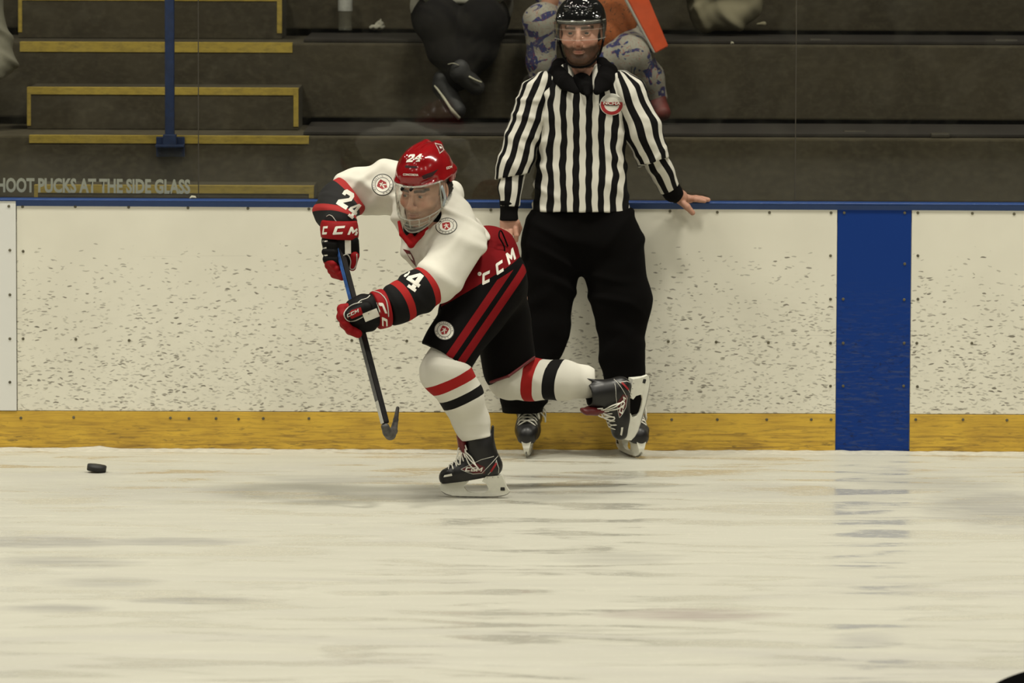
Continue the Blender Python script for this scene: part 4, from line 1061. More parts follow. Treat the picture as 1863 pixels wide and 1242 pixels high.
# ---- helmet
hs = S(0.010); H = hd; c_ = H.sc
E = lambda s, p, r, k=None, mode='add': s.ell(H(*p), [q * c_ for q in r], H.B, k, mode)
E(hs, (0, -.016, .056), (.098, .124, .103)); E(hs, (0, -.05, .01), (.094, .094, .10)); 
hs.cap(H(-.028, .050, .128), H(-.024, -.09, .138), .017, .017, .025); hs.cap(H(.028, .050, .128), H(.024, -.09, .138), .017, .017, .025)
hs.cap(H(-.082, .02, .045), H(-.074, -.09, .05), .018, .018, .015); hs.cap(H(.082, .02, .045), H(.074, -.09, .05), .018, .018, .015)
hs.cap(H(-.060, .070, .035), H(.060, .070, .035), .022, .022, .02)
E(hs, (0, -.012, .02), (.084, .105, .105), .004, 'sub')
hs.cut(H(0, .05, .031), H(0, 0, -1) - H(0, 0, 0), .004) if False else None
hs.bx(H(0, .075, -.046), np.array((.16, .115, .090)) * c_, H.B, .004, .006, 'sub'); hs.bx(H(0, 0, -.132), np.array((.2, .2, .150)) * c_, H.B, .01, .006, 'sub')
for q in (-1, 1):
    hs.cap(H(q * .034, .112, .054), H(q * .085, .055, .066), .0060 * c_, .0075 * c_, .003, None, 'sub')
    hs.cap(H(q * .012, .02, .157), H(q * .012, -.06, .160), .006, .006, .004, None, 'sub')
hs.cap(H(-.022, .118, .066), H(.022, .118, .066), .0035, .0035, .002, None, 'sub')
hs.cap(H(-.10, .02, .085), H(.10, .02, .085), .0) if False else None
b = NB('helmet_red'); n = b.noise(b.obj(), 14, 3); b.set(b.mix(b.ramp(n, .4, .65), (0.25, 0.005, 0.007), (0.20, 0.004, 0.006)), 0.16); b.b.inputs['Coat Weight'].default_value = 0.4; M['helmet_red'] = b.m
helmet = link('helmet', hs.mesh(0.0032, disp=lambda V, N: 0.0008 * wob(V, 3)), M['helmet_red'], player)
lay('helmet_number', [(glyphs('24', 0.12, 0.5), M['white_print'])], cam_map(751, 287.5, 13, 14, 3), [helmet], helmet, 0.001, 0.3)
lay('helmet_lettering', [(text_curve('CONCORDIA', 0.03), M['white_print'])], cam_map(747, 318, 4.6, 5.4, -2), [helmet], helmet, 0.001, 0.3)
lay('helmet_lettering', [(glyphs('CCM', 0.15, 0.3), M['white_print'])], cam_map(817, 304.5, 3.2, 4.2, 17), [helmet], helmet, 0.001, 0.3)
M['vent'] = simple('vent_shade_dark', (0.022, 0.002, 0.003), 0.9)  # flat dark shapes paint the shade inside the vent holes
lay('helmet_vent_shade', [([[(-.5, .05), (-.4, .35), (.4, .25), (.5, -.05), (.35, -.3), (-.4, -.3)]], M['vent'])], cam_map(748, 303.5, 24, 7, -2), [helmet], helmet, 0.0006, 0.2)
lay('helmet_vent_shade', [([[(-.5, -.1), (-.45, -.45), (-.2, -.5), (.1, -.3), (.5, .4), (.1, .15), (-.2, .05)]], M['vent'])], cam_map(783, 316, 32, 17, 8), [helmet], helmet, 0.0006, 0.2)
lay('helmet_badge', [([[(-.5, .5), (.2, .42), (.5, -.1), (.1, -.5), (-.1, -.1)]], M['grey_print']), ([[(-.40, .42), (.16, .34), (.40, -.1), (.1, -.38), (-.04, -.06)]], M['maroon']), ([[(.0, .25), (.25, .15), (.2, 0), (.05, .05)]], M['white_print'])], cam_map(799, 270, 19, 19, -6), [helmet], helmet, 0.001, 0.2)
# padding at the back of the helmet and the hair below it
es = S(.008); es.ell(H(.0, -.055, -.012), np.array((.083, .066, .052)) * c_, H.B); link('hair', es.mesh(.004, disp=lambda V, N: .002 * np.sin(V[:, 0] * 500) * np.sin(V[:, 2] * 420)), simple('dark_hair', (0.015, 0.010, 0.007), 0.6, 0.5, 150), player)
# ---- full face shield: clear upper window, vented lower bowl
def shield_pt(a, z, grow=0.0):
    """a: angle round the face (0 = front), z: local height"""
    t = max(0.0, min(1.0, (-.064 - z) / .085)); rx = (.096 - .042 * t ** 1.8) + grow; ry = (.128 - .012 * t ** 1.5) + grow
    yb = -.006 + .0 * t
    zz = z + (.075 * (1 - math.cos(a)) * (-.02 - z) / .106 if z < -.02 else 0)
    return H(rx * math.sin(a), yb + ry * math.cos(a), zz)
def sheet(zs, a0, a1, na, th=.002):
    V, Fc = [], []
    for g_ in (0, th):
        for z in zs:
            for i in range(na + 1): V.append(shield_pt(a0 + (a1 - a0) * i / na, z, g_))
    m = len(zs); w = na + 1; o2 = m * w
    for j in range(m - 1):
        for i in range(na):
            q = [j * w + i, j * w + i + 1, (j + 1) * w + i + 1, (j + 1) * w + i]; Fc.append(q); Fc.append([o2 + t for t in q[::-1]])
    for j in range(m - 1): 
        for i in (0, na): q = [j * w + i, (j + 1) * w + i, o2 + (j + 1) * w + i, o2 + j * w + i]; Fc.append(q if i else q[::-1])
    for i in range(na):
        for j in (0, m - 1): q = [j * w + i, j * w + i + 1, o2 + j * w + i + 1, o2 + j * w + i]; Fc.append(q)
    me = mesh_from(V, Fc); bm = bmesh.new(); bm.from_mesh(me); bmesh.ops.recalc_face_normals(bm, faces=bm.faces); return bm_mesh(bm)
def clear(name, veil, tint=(0.95, 0.95, 0.92), dcol=(0.62, 0.62, 0.56), rough=0.06):
    b = NB(name); nt = b.t; tr = b.n('ShaderNodeBsdfTransparent'); tr.inputs[0].default_value = tint + (1,)
    gl = b.n('ShaderNodeBsdfGlossy'); gl.inputs['Roughness'].default_value = rough; 
    mx = b.n('ShaderNodeMixShader'); nt.links.new(b.schlick(0.03), mx.inputs[0]); nt.links.new(tr.outputs[0], mx.inputs[1]); nt.links.new(gl.outputs[0], mx.inputs[2])
    df = b.n('ShaderNodeBsdfDiffuse'); df.inputs[0].default_value = dcol + (1,)
    m2 = b.n('ShaderNodeMixShader'); m2.inputs[0].default_value = veil; nt.links.new(mx.outputs[0], m2.inputs[1]); nt.links.new(df.outputs[0], m2.inputs[2]); nt.links.new(m2.outputs[0], b.out.inputs[0]); return b.m
M['clear'] = clear('clear_visor', 0.012, tint=(0.985, 0.985, 0.97)); M['clear_rim'] = clear('visor_rim', 0.30, rough=0.1); M['clear_bowl'] = clear('visor_bowl', 0.07, rough=0.12)
fs = link('face_shield', sheet(np.linspace(.048, -.078, 9), -1.45, 1.45, 40), M['clear'], player, True)
fs['label'] = 'clear full face shield'
def rim(z0, z1, a0, a1, r, n=40, m='clear_rim', name='shield_rim'):
    pts = [shield_pt(a0 + (a1 - a0) * i / n, z0 + (z1 - z0) * i / n, .002) for i in range(n + 1)]; return link(name, tube_mesh(pts, r, 8), M[m], fs, True)
rim(.048, .048, -1.4, 1.4, .0035); rim(-.078, -.078, -1.45, 1.45, .0026); rim(-.126, -.126, -1.2, 1.2, .0028)
for q in (-1, 1):
    pts = [shield_pt(q * 1.18, z, .003) for z in np.linspace(.048, -.078, 10)]; link('shield_rim', tube_mesh(pts, .0030, 8), M['clear_rim'], fs, True)
lb = link('chin_bowl', sheet(np.linspace(-.078, -.126, 6), -1.3, 1.3, 36), M['clear_bowl'], fs, True)
for k, a in enumerate(np.linspace(-1.1, 1.1, 7)):
    pts = [shield_pt(a, z, .003) for z in np.linspace(-.076, -.108, 5)]; link('chin_rib', tube_mesh(pts, .0028, 6), M['clear_rim'], fs, True)
rim(-.098, -.098, -1.2, 1.2, .0016); rim(-.112, -.112, -1.2, 1.2, .0014)
cup = S(.01); cup.ell(H(0, .080, -.100), np.array((.034, .024, .020)) * c_, H.B); cup.cut(H(0, 0, -.092), H.B[2], .004); link('chin_cup', cup.mesh(.003), M['clear_bowl'], fs)
for q in (-.020, .016):
    sc_ = S(.002); sc_.cap(H(q, .112, .042), H(q, .124, .038), .0062, .0058); link('shield_bolt', sc_.mesh(.002), M['black_leather'], helmet)
pl_ = [shield_pt(1.23 + .10 * math.sin(i / 8 * 3.14), z, .004) for i, z in enumerate(np.linspace(.030, -.070, 9))]
M['clip'] = simple('grey_clip', (0.30, 0.34, 0.36), 0.4, 0.1)
cl = link('side_clip', tube_mesh(pl_, .0085, 10, flat=(H.B[0], 0.35)), M['clip'], fs, True)
lay('clip_lettering', [(text_curve('BAUER', 0.02), M['white_print'])], cam_map(812, 366, 7.5, 8, 84), [cl], cl, 0.001, 0.5)

# ---- gloves
def glove(name, label): o = bpy.data.objects.new(name, None); return o
YG = -1.72
def surf(pts, targets, off=.0015, n=8):
    bv = [BVHTree.FromPolygons([v.co for v in t.data.vertices], [tuple(p.vertices) for p in t.data.polygons]) for t in targets]
    out = []; last = None
    for x, y in spline([np.array(p, float) for p in pts], n):
        d = Vector(ray(x, y)); best = None
        for b_ in bv:
            h = b_.ray_cast(Vector(CAM), d)
            if h[0] is not None and (best is None or h[3] < best[1]): best = (h[0], h[3])
        if best is not None: last = best[0] - d * off; out.append(last)
    return out
g1 = S(.010)
g1.cap(P(619, 436, YG), P(620, 470, YG - .01), PX(31, YG), PX(26, YG), fl=((0, 1, 0), .9)); g1.cap(P(603, 440, YG + .01), P(606, 470, YG), PX(18, YG), PX(15, YG)); g1.cap(P(610, 470, YG - .02), P(612, 490, YG - .02), PX(16, YG), PX(12, YG))
for i, (x, y) in enumerate(((594, 444), (593, 458), (595, 471))): g1.cap(P(x, y, YG - .03), P(x + 16, y + 1, YG - .05), PX(8, YG), PX(8, YG), .005)
g1.cap(P(640, 440, YG - .02), P(644, 465, YG - .01), PX(13, YG), PX(10, YG))
gl1 = link('glove', g1.mesh(.0035, disp=lambda V, N: .0015 * wob(V, 4)), M['black_leather'], player); gl1['label'] = 'black and red glove at the butt end of the stick'
cf = S(.006); cf.cap(P(617, 415, YG + .02), P(618, 424, YG), PX(35, YG), PX(35, YG)); cf.cut(P(617, 402, YG), (0.02, 0, 1), .004); cf.cut(P(617, 434, YG), (-.06, 0, -1), .004)
cuff1 = link('glove_cuff', cf.mesh(.004), M['red_leather'], gl1)
for px, py, w in ((589.5, 419, 9), (613, 419, 19), (641, 420, 15)):
    lay('cuff_lettering', [(glyphs('M' if px > 630 else 'C', 0, 0.35), M['white_print'])], cam_map(px, py, w, 15, -4 if px > 630 else 4), [cuff1], cuff1, .0012, .3)
link('sleeve_piping', tube_mesh(surf([(594, 394), (599, 391), (605, 394), (611, 402), (617, 405)], [slv_r]), .0017, 6), M['grey_print'], slv_r, True)
fr_ = S(.004)
for i, (x0, y0, x1, y1) in enumerate(((595, 474, 606, 480), (598, 483, 612, 489), (603, 492, 618, 498), (608, 499, 622, 503))):
    fr_.cap(P(x0, y0, YG - .025), P(x1, y1, YG - .055), PX(7.5, YG), PX(7, YG)); fr_.cap(P(x1, y1, YG - .055), P(x1 + 7, y1 - 4, YG - .03), PX(7, YG), PX(6, YG))
link('glove_fingers', fr_.mesh(.003), M['red_leather'], gl1)
th = S(.006); th.cap(P(645, 466, YG - .035), P(641, 486, YG - .03), PX(8.5, YG), PX(7, YG)); link('glove_thumb', th.mesh(.003), M['red_leather'], gl1)
ed = tube_mesh(surf([(649, 462), (649, 478), (644, 489), (637, 488), (638, 474), (632, 463), (623, 466), (621, 473)], [gl1, bpy.data.objects['glove_thumb']]), .0022, 6); link('glove_piping', ed, M['grey_print'], gl1, True)
lay('glove_panel', [([[(-.5, -.5), (.5, -.5), (.5, .5), (-.5, .5)]], M['white_print'])], cam_map(633, 446, 11, 31, 1), [gl1], gl1, .0012, .25)
for x, y in ((590, 439), (588, 451.5), (590, 465)): lay('glove_stripe', [([[(-.5, -.2), (.5, -.1), (.5, .25), (-.4, .2)]], M['white_print'])], cam_map(x, y, 12, 7, 4), [gl1], gl1, .0012, .4)

YH = -1.86
g2 = S(.010)
g2.cap(P(686, 562, YH), P(655, 570, YH - .01), PX(31, YH), PX(27, YH), fl=((0, 1, 0), .9)); g2.cap(P(660, 548, YH), P(640, 556, YH), PX(14, YH), PX(12, YH)); g2.cap(P(672, 588, YH), P(650, 594, YH), PX(16, YH), PX(14, YH)); g2.cap(P(660, 570, YH - .01), P(645, 585, YH), PX(22, YH), PX(20, YH))
gl2 = link('glove', g2.mesh(.0035, disp=lambda V, N: .0015 * wob(V, 4)), M['black_leather'], player); gl2['label'] = 'black and red glove halfway down the stick'
cf = S(.006); cf.cap(P(697, 561, YH), P(690, 563, YH), PX(36, YH), PX(36, YH)); cn = np.array([-.93, -.3, -.22]); cf.cut(P(682, 567, YH), cn, .004); cf.cut(P(704, 560, YH), -cn, .004); 
cuff2 = link('glove_cuff', cf.mesh(.004), M['red_leather'], gl2)
lay('cuff_lettering', [(glyphs('C', 0, 0.3), M['white_print'])], cam_map(692, 557, 22, 14, -68), [cuff2], cuff2, .0012, .3)
lay('cuff_lettering', [(glyphs('C', 0, 0.3), M['white_print'])], cam_map(700, 584, 17, 10, -88), [cuff2], cuff2, .0012, .3)
link('glove_piping', tube_mesh(surf([(678, 529), (691, 533), (702, 545), (706, 562), (707, 576)], [cuff2]), .0022, 6), M['grey_print'], cuff2, True)
fr_ = S(.004)
for i, (x0, y0, x1, y1) in enumerate(((622, 562, 620, 574), (621, 576, 624, 588), (627, 589, 632, 599), (637, 600, 647, 607))):
    fr_.cap(P(x0 + 12, y0 - 2, YH - .01), P(x0, y0, YH - .03), PX(9.5, YH), PX(9, YH)); fr_.cap(P(x0, y0, YH - .03), P(x1 + 4, y1, YH - .05), PX(9, YH), PX(8, YH))
fr_.cap(P(630, 572, YH), P(650, 596, YH), PX(17, YH), PX(14, YH), .01)
link('glove_fingers', fr_.mesh(.003), M['red_leather'], gl2)
th = S(.006); th.cap(P(665, 561, YH - .045), P(637, 573, YH - .055), PX(14, YH), PX(11, YH)); thumb2 = link('glove_thumb', th.mesh(.003), M['black_leather'], gl2)
lay('thumb_patch', [([[(-.5, -.4), (.45, -.45), (.5, .35), (-.1, .45), (-.5, .1)]], M['red_leather'])], cam_map(645, 570, 30, 17, 24), [thumb2], thumb2, .0012, .3)
lay('thumb_lettering', [(glyphs('CCM', .15, .3), M['grey_print'])], cam_map(641, 570, 7, 6, 26), [thumb2], thumb2, .004, .3)
link('glove_piping', tube_mesh(surf([(658, 550), (642, 554), (630, 563), (626, 573), (633, 583), (646, 583), (660, 576)], [gl2, thumb2, bpy.data.objects['glove_fingers.001']]), .0026, 6), M['grey_print'], gl2, True)
link('glove_piping', tube_mesh(surf([(650, 552), (657, 546), (668, 542), (673, 537)], [gl2, thumb2]), .0018, 6), M['white_print'], gl2, True)
lay('glove_panel', [([[(-.5, -.5), (.5, -.5), (.5, .5), (-.5, .5)]], M['white_print'])], cam_map(675, 573, 28, 16, 22), [gl2, thumb2], gl2, .0012, .25)

# ---- stick
def stick():
    a = np.array(P(623, 470, -1.775)); m_ = np.array(P(658, 604, -1.895)); e = np.array(P(701, 770, -1.98))
    d = (e - a) / np.linalg.norm(e - a); 
    wx = np.cross(d, [0, 1, 0]); wx /= np.linalg.norm(wx); ca, sa = math.cos(.75), math.sin(.75); wy = np.cross(d, wx)
    u = wx * ca + wy * sa; v = -wx * sa + wy * ca
    def seg(p, q, m, nm, parent, hu=.0100, hv=.0148):
        V = []
        for c0 in (p, q):
            for su, sv_ in ((-1, -1), (1, -1), (1, 1), (-1, 1)): V.append(c0 + u * hu * su + v * hv * sv_)
        me = mesh_from(V, [(0, 1, 2, 3), (7, 6, 5, 4), (0, 4, 5, 1), (1, 5, 6, 2), (2, 6, 7, 3), (3, 7, 4, 0)]); bm = bmesh.new(); bm.from_mesh(me); bmesh.ops.recalc_face_normals(bm, faces=bm.faces); bmesh.ops.bevel(bm, geom=list(bm.edges), offset=.003, segments=2, affect='EDGES'); return link(nm, bm_mesh(bm), m, parent)
    root = bpy.data.objects.new('hockey_stick', None); COL.objects.link(root); prop(root, 'black and blue hockey stick held low in both gloves, hooked blade in the air', 'hockey stick')
    M['stick_black'] = simple('stick_black', (0.012, 0.011, 0.011), 0.3, 0.3, 60); M['stick_blue'] = simple('stick_blue', (0.030, 0.10, 0.33), 0.35, 0.4, 40)
    M['blade_tape'] = simple('worn_blade', (0.055, 0.052, 0.048), 0.5, 0.5, 60)
    p1 = a + (e - a) * .44
    seg(a - d * .05, p1, M['stick_black'], 'upper_shaft', root); sh = seg(p1, e, M['stick_black'], 'lower_shaft', root)
    # blue face on the upper half, grey face on the lower half: thin plates let into the shaft side that looks left
    faces = [(u, .0104, v, .0125), (-u, .0104, v, .0125), (v, .0152, u, .008), (-v, .0152, u, .008)]
    left = min(faces, key=lambda f: f[0][0] - 0.25 * 0)   # most left-looking side
    n_, off_, t_, hw = left
    def plate(p, q, m, nm):
        V = []
        for c0 in (p, q):
            for s_, o_ in ((-1, -.001), (1, -.001), (1, .0006), (-1, .0006)): V.append(c0 + n_ * (off_ + o_) + t_ * hw * s_)
        me = mesh_from(V, [(0, 1, 2, 3), (7, 6, 5, 4), (0, 4, 5, 1), (1, 5, 6, 2), (2, 6, 7, 3), (3, 7, 4, 0)]); bm = bmesh.new(); bm.from_mesh(me); bmesh.ops.recalc_face_normals(bm, faces=bm.faces); return link(nm, bm_mesh(bm), m, root)
    plate(a - d * .045, p1, M['stick_blue'], 'blue_band'); pt = plate(p1, p1 + (e - p1) * .76, simple('stick_grey', (0.10, 0.10, 0.095), 0.25, 0.2), 'grey_band'); pt2 = plate(p1 + (e - p1) * .76, e, M['grey_print'], 'printed_band')
    # blade: a curved plate seen nearly end on
    # centre line of blade in depth: heel under the shaft, toe up and away
    n = 14; V = []; 
    for i in range(n + 1):
        t = i / n; px = 703 + 21 * t ** 1.15; Yb = -1.985 + .235 * t
        top = [(699, 772), (703, 786), (709, 792), (716, 788), (721, 765), (724, 739)]
        bot = [(697, 786), (703, 800), (711, 802), (717, 795), (722, 775), (726, 742)]
        def itp(L): 
            s_ = t * (len(L) - 1); k = min(int(s_), len(L) - 2); f = s_ - k; return L[k][0] * (1 - f) + L[k + 1][0] * f, L[k][1] * (1 - f) + L[k + 1][1] * f
        V.append((itp(top), itp(bot), Yb))
    bl = S(.006)
    pts = [(702, 776, -1.985, 6.5), (705, 786, -1.97, 8.5), (710, 790, -1.93, 10), (716, 784, -1.87, 7), (720, 764, -1.80, 4.6), (723.5, 742, -1.75, 3.2)]
    for p_, q_ in zip(pts[:-1], pts[1:]): bl.cap(P(*p_[:3]), P(*q_[:3]), PX(p_[3], p_[2]), PX(q_[3], q_[2]), fl=None)
    bl.cap(P(698, 776, -1.985), P(706, 790, -1.95), PX(5, -1.9), PX(7, -1.9))
    link('stick_blade', bl.mesh(.003), M['blade_tape'], root)
stick()

# ---- puck
yp_ = ice_y(176, 859); pc = P(176, 858, yp_)
bm = bmesh.new(); bmesh.ops.create_cone(bm, cap_ends=True, segments=48, radius1=.0381, radius2=.0381, depth=.0254)
es_ = [e for e in bm.edges if abs(e.verts[0].co.z - e.verts[1].co.z) < 1e-5]; bmesh.ops.bevel(bm, geom=es_, offset=.002, segments=2, affect='EDGES')
mt = Matrix.Rotation(math.radians(7), 4, 'Y'); bmesh.ops.transform(bm, matrix=mt, verts=bm.verts); zmin = min(v.co.z for v in bm.verts)
for v in bm.verts: v.co += Vector((pc[0], yp_, -zmin + .0005))
pk = link('hockey_puck', bm_mesh(bm), simple('puck_rubber', (0.008, 0.008, 0.008), 0.6, 0.2), None, True)
prop(pk, 'black rubber puck on the ice left of the player', 'puck')

# ================================================================== LINESMAN
YR = -0.22
rh = Head(P(1057, 57, YR - .02), math.radians(7), math.radians(-3), math.radians(-1), 1.07)
rb = S(0.02); rh.build(rb)
def rl(s, pts, k=0.02, fl=None): limb(s, pts, k, fl)
rb.cap(rh(0, -.015, -.06), P(1058, 140, YR + .02), .060, .060)
rb.cap(P(1058, 156, YR + .03), P(1058, 195, YR + .03), .060, .070, .02)
rl(rb, [(1025, 176, YR + .02, 28), (1090, 176, YR + .02, 28)], .03)
rb.cap(P(1057, 190, YR + .01), P(1057, 350, YR), PX(62, YR), PX(60, YR), fl=((0, 1, 0), .48)); rb.cap(P(1050, 380, YR), P(1062, 420, YR), PX(62, YR), PX(62, YR), fl=((0, 1, 0), .48))
rl(rb, [(1030, 150, YR, 24), (988, 165, YR, 24), (938, 300, YR - .03, 14), (926, 388, YR - .06, 13.5), (927, 402, YR - .06, 14)])
rl(rb, [(1090, 150, YR, 24), (1140, 165, YR, 24), (1188, 276, YR + .02, 13), (1226, 350, YR + .14, 12), (1238, 358, YR + .17, 13)])
rl(rb, [(1010, 430, YR, 42), (990, 600, YR, 30), (962, 720, YR + .02, 20), (960, 776, YR + .05, 11)]); rl(rb, [(1105, 430, YR, 42), (1130, 600, YR, 30), (1132, 720, YR + .02, 20), (1140, 776, YR + .05, 11)])
# right hand, hanging, loosely curled (image left)
yh = YR - .07
rb.cap(P(921, 404, yh), P(922, 420, yh), PX(12, yh), PX(12.5, yh), .008, ((0, 1, 0), .8)); rb.cap(P(934, 404, yh), P(935, 418, yh), PX(10, yh), PX(9, yh), .008, ((0, 1, 0), .8))
for i, (x, dy) in enumerate(((913.5, 0), (921, 1), (928.5, 0))):
    rb.chain([P(x, 420 + dy, yh - .015), P(x, 429 + dy, yh - .022), P(x + 1, 434 + dy, yh - .002), P(x + 1, 428 + dy, yh + .022)], [PX(5.0, yh), PX(4.7, yh), PX(4.4, yh), PX(4, yh)], .003)
rb.chain([P(937, 416, yh - .014), P(939.5, 428, yh - .02), P(939, 437, yh - .008)], [PX(5.0, yh), PX(4.6, yh), PX(4.1, yh)], .003)
rb.chain([P(941, 405, yh), P(945, 415, yh + .02), P(942, 426, yh + .03)], [PX(5.5, yh), PX(5, yh), PX(4.3, yh)], .005)
# left hand spread on the cap rail (image right)
yl = YR + .20
rb.cap(P(1240, 359, yl), P(1254, 362, yl + .01), PX(11.5, yl), PX(10, yl), .008, ((0, 0.2, 1), .75))
for i, (x1, y1, x2, y2, dyy) in enumerate(((1262, 362, 1276, 363.5, .045), (1266, 361, 1288, 362, .028), (1266, 362.5, 1289, 363, .008), (1264, 364, 1282, 365, -.010))):
    rb.chain([P(1250, 361.5, yl + .01 + dyy * .5), P(x1, y1 - 1.5, yl + dyy), P((x1 + x2) / 2, (y1 + y2) / 2 - .8, yl + dyy * 1.1), P(x2, y2 + .6, yl + dyy * 1.1)], [PX(6.0, yl), PX(4.8, yl), PX(4.4, yl), PX(3.6, yl)], .003)
rb.chain([P(1238, 366, yl - .04), P(1250, 376, yl - .06), P(1260, 387, yl - .055)], [PX(6.5, yl), PX(6.0, yl), PX(4.8, yl)], .006)
fr = [((rh.o[0] - .10, rh.o[1] - .15, rh.o[2] - .15), (rh.o[0] + .10, rh.o[1] + .03, rh.o[2] + .10), 0.0022)]
pA = P(926, 420, yh); fr.append(((pA[0] - .05, pA[1] - .05, pA[2] - .06), (pA[0] + .05, pA[1] + .05, pA[2] + .05), .0024))
pB = P(1262, 370, yl); fr.append(((pB[0] - .08, pB[1] - .09, pB[2] - .06), (pB[0] + .08, pB[1] + .08, pB[2] + .05), .0024))
rtone = dict(skin=(0.47, 0.25, 0.175), hair=(0.030, 0.018, 0.010), beard=0.95, beardcol=(0.045, 0.022, 0.011))
def rt(V):
    c = rh.tone(V, **rtone); return c
ref = link('linesman', rb.mesh(0.011, fine=fr, attrs={'tone': ('FLOAT_COLOR', rt)}, name='linesman'), M['skin'])
prop(ref, 'bearded linesman in black and white striped shirt and black helmet leaning on the boards', 'person')
eye('eye', rh, -1, ref, look=(-.12, 0)); eye('eye', rh, 1, ref, look=(-.12, 0))
# ---- stripes
def stripes(name, period, x0, attr='s', idx=0, duty=.5, blackfrom=None):
    b = NB(name); sv = b.sep(b.attr(attr).outputs['Vector'])
    v = b.math('DIVIDE', b.math('SUBTRACT', sv[idx], x0 - period * duty / 2), period)
    fr_ = b.math('FRACT', v); w = b.math('LESS_THAN', fr_, duty)
    c = b.mix(w, BLK, WHT)
    if blackfrom is not None: c = b.mix(b.math('GREATER_THAN', sv[2], blackfrom), c, BLK)
    b.set(c, 0.85); b.b.inputs['Specular IOR Level'].default_value = 0.2; b.bump(b.noise(b.obj(), 380, 2), 0.1, 0.001); return b.m
X_ = lambda px, Y=YR - .1: P(px, 250, Y)[0]
per = X_(1083.3) - X_(1060)
ts = S(0.03)
ts.cap(P(1030, 178, YR), P(1090, 178, YR), PX(54, YR), PX(54, YR), fl=((0, 1, 0), .62)); ts.cap(P(1005, 160, YR), P(1110, 160, YR), PX(32, YR), PX(32, YR), fl=((0, 1, 0), .8))
ts.cap(P(1057, 210, YR), P(1058, 330, YR), PX(86, YR), PX(80, YR), fl=((0, 1, 0), .58)); ts.cap(P(1058, 340, YR), P(1057, 400, YR), PX(84, YR), PX(92, YR), fl=((0, 1, 0), .60))
ts.cap(P(1040, 140, YR + .01), P(1076, 140, YR + .01), PX(26, YR), PX(26, YR), .03); ts.cut(P(1057, 385, YR), (0, -.05, -1), .004)
ts.cap(P(1060, 100, YR - .03), P(1061, 141, YR - .09), PX(26, YR), PX(20, YR), .01, None, 'sub')
def tdisp(V, N):
    z = V[:, 2]; x = V[:, 0] - X_(1057)
    edge = np.clip((np.abs(x) - .06) / .10, 0, 1)
    return edge * (folds(V, (0.25, 0, 1), 70, .010, 1.0) + folds(V, (-.4, 0, 1), 48, .010, 3.0)) + .004 * wob(V, 1.4) + folds(V, (1, 0, .12), 60, .004, 2.0)
def tst(V):
    z = V[:, 2]; x = V[:, 0]; xc = X_(1060); zs = P(1057, 205, YR)[2]
    up = np.clip((z - zs) / .16, 0, 1); dx = x - xc
    wv = .004 * np.sin(z * 24 + dx * 18) * np.clip(np.abs(dx) / .1, 0, 1) + .003 * np.sin(z * 55 + 2 * np.sin(z * 21)) * np.clip((np.abs(dx) - .07) / .07, 0, 1)
    wv += .0012 * np.sin(z * 90 + dx * 60)
    xs = x + wv + np.sign(dx) * up ** 1.4 * .030 * np.clip((np.abs(dx) - .05) / .1, 0, 1)
    return np.stack([xs, x, z], 1)
shirt = link('striped_shirt', ts.mesh(.005, disp=tdisp, attrs={'s': ('FLOAT_VECTOR', tst)}), stripes('torso_stripes', per, X_(1060), duty=.49), ref)
def sleeve(pts, rads, axis_a, axis_b, phase, cuts, nm, dis=1.0, duty=.5, persc=1.0):
    s = S(.012); s.chain(pts, rads)
    for c_p, c_n in cuts: s.cut(c_p, c_n, .003)
    a = np.array(axis_a); d = np.array(axis_b) - a; d /= np.linalg.norm(d); u = np.cross(d, [0, 1, 0]); u /= np.linalg.norm(u); v = np.cross(d, u); R = np.mean(rads)
    if u[0] < 0: u = -u
    if v[1] > 0: v = -v
    def at(V):
        q = V - a; t = q @ d; th = np.arctan2(q @ u, q @ v); return np.stack([th * R + .0025 * np.sin(t * 40), t, t], 1)
    me = s.mesh(.0045, disp=lambda V, N: dis * (folds(V, d + .4 * u, 75, .007, phase) + folds(V, d - .5 * u, 50, .006, phase + 2) + .003 * wob(V, 1.8, phase)), attrs={'s': ('FLOAT_VECTOR', at)})
    return link(nm, me, stripes('sleeve_stripes', per * persc, phase * .01, duty=duty), ref)
# image-left arm
pu = [P(992, 158, YR), P(978, 172, YR), P(955, 240, YR - .01), P(934, 305, YR - .03), P(930, 325, YR - .03)]
sleeve(pu, [PX(q, YR) for q in (30, 32, 34, 31, 30)], pu[1], pu[3], 0.4, [(P(928, 322, YR - .03), (-.12 + .3, -.1, -1))], 'upper_sleeve')
pl2 = [P(936, 300, YR - .03), P(928, 345, YR - .05), P(927, 376, YR - .06)]
sleeve(pl2, [PX(q, YR) for q in (24, 21, 19)], pl2[0], pl2[2], 1.1, [(P(927, 373, YR), (0, 0, -1))], 'lower_sleeve', .7)
kc = S(.005); kc.chain([P(927, 370, YR - .06), P(926, 384, YR - .06), P(926, 399, YR - .065)], [PX(18.5, YR), PX(15.5, YR), PX(17, YR)]); kc.cut(P(926, 399, YR), (0, 0, -1), .003); link('wrist_cuff', kc.mesh(.004), M['black_knit'], ref)
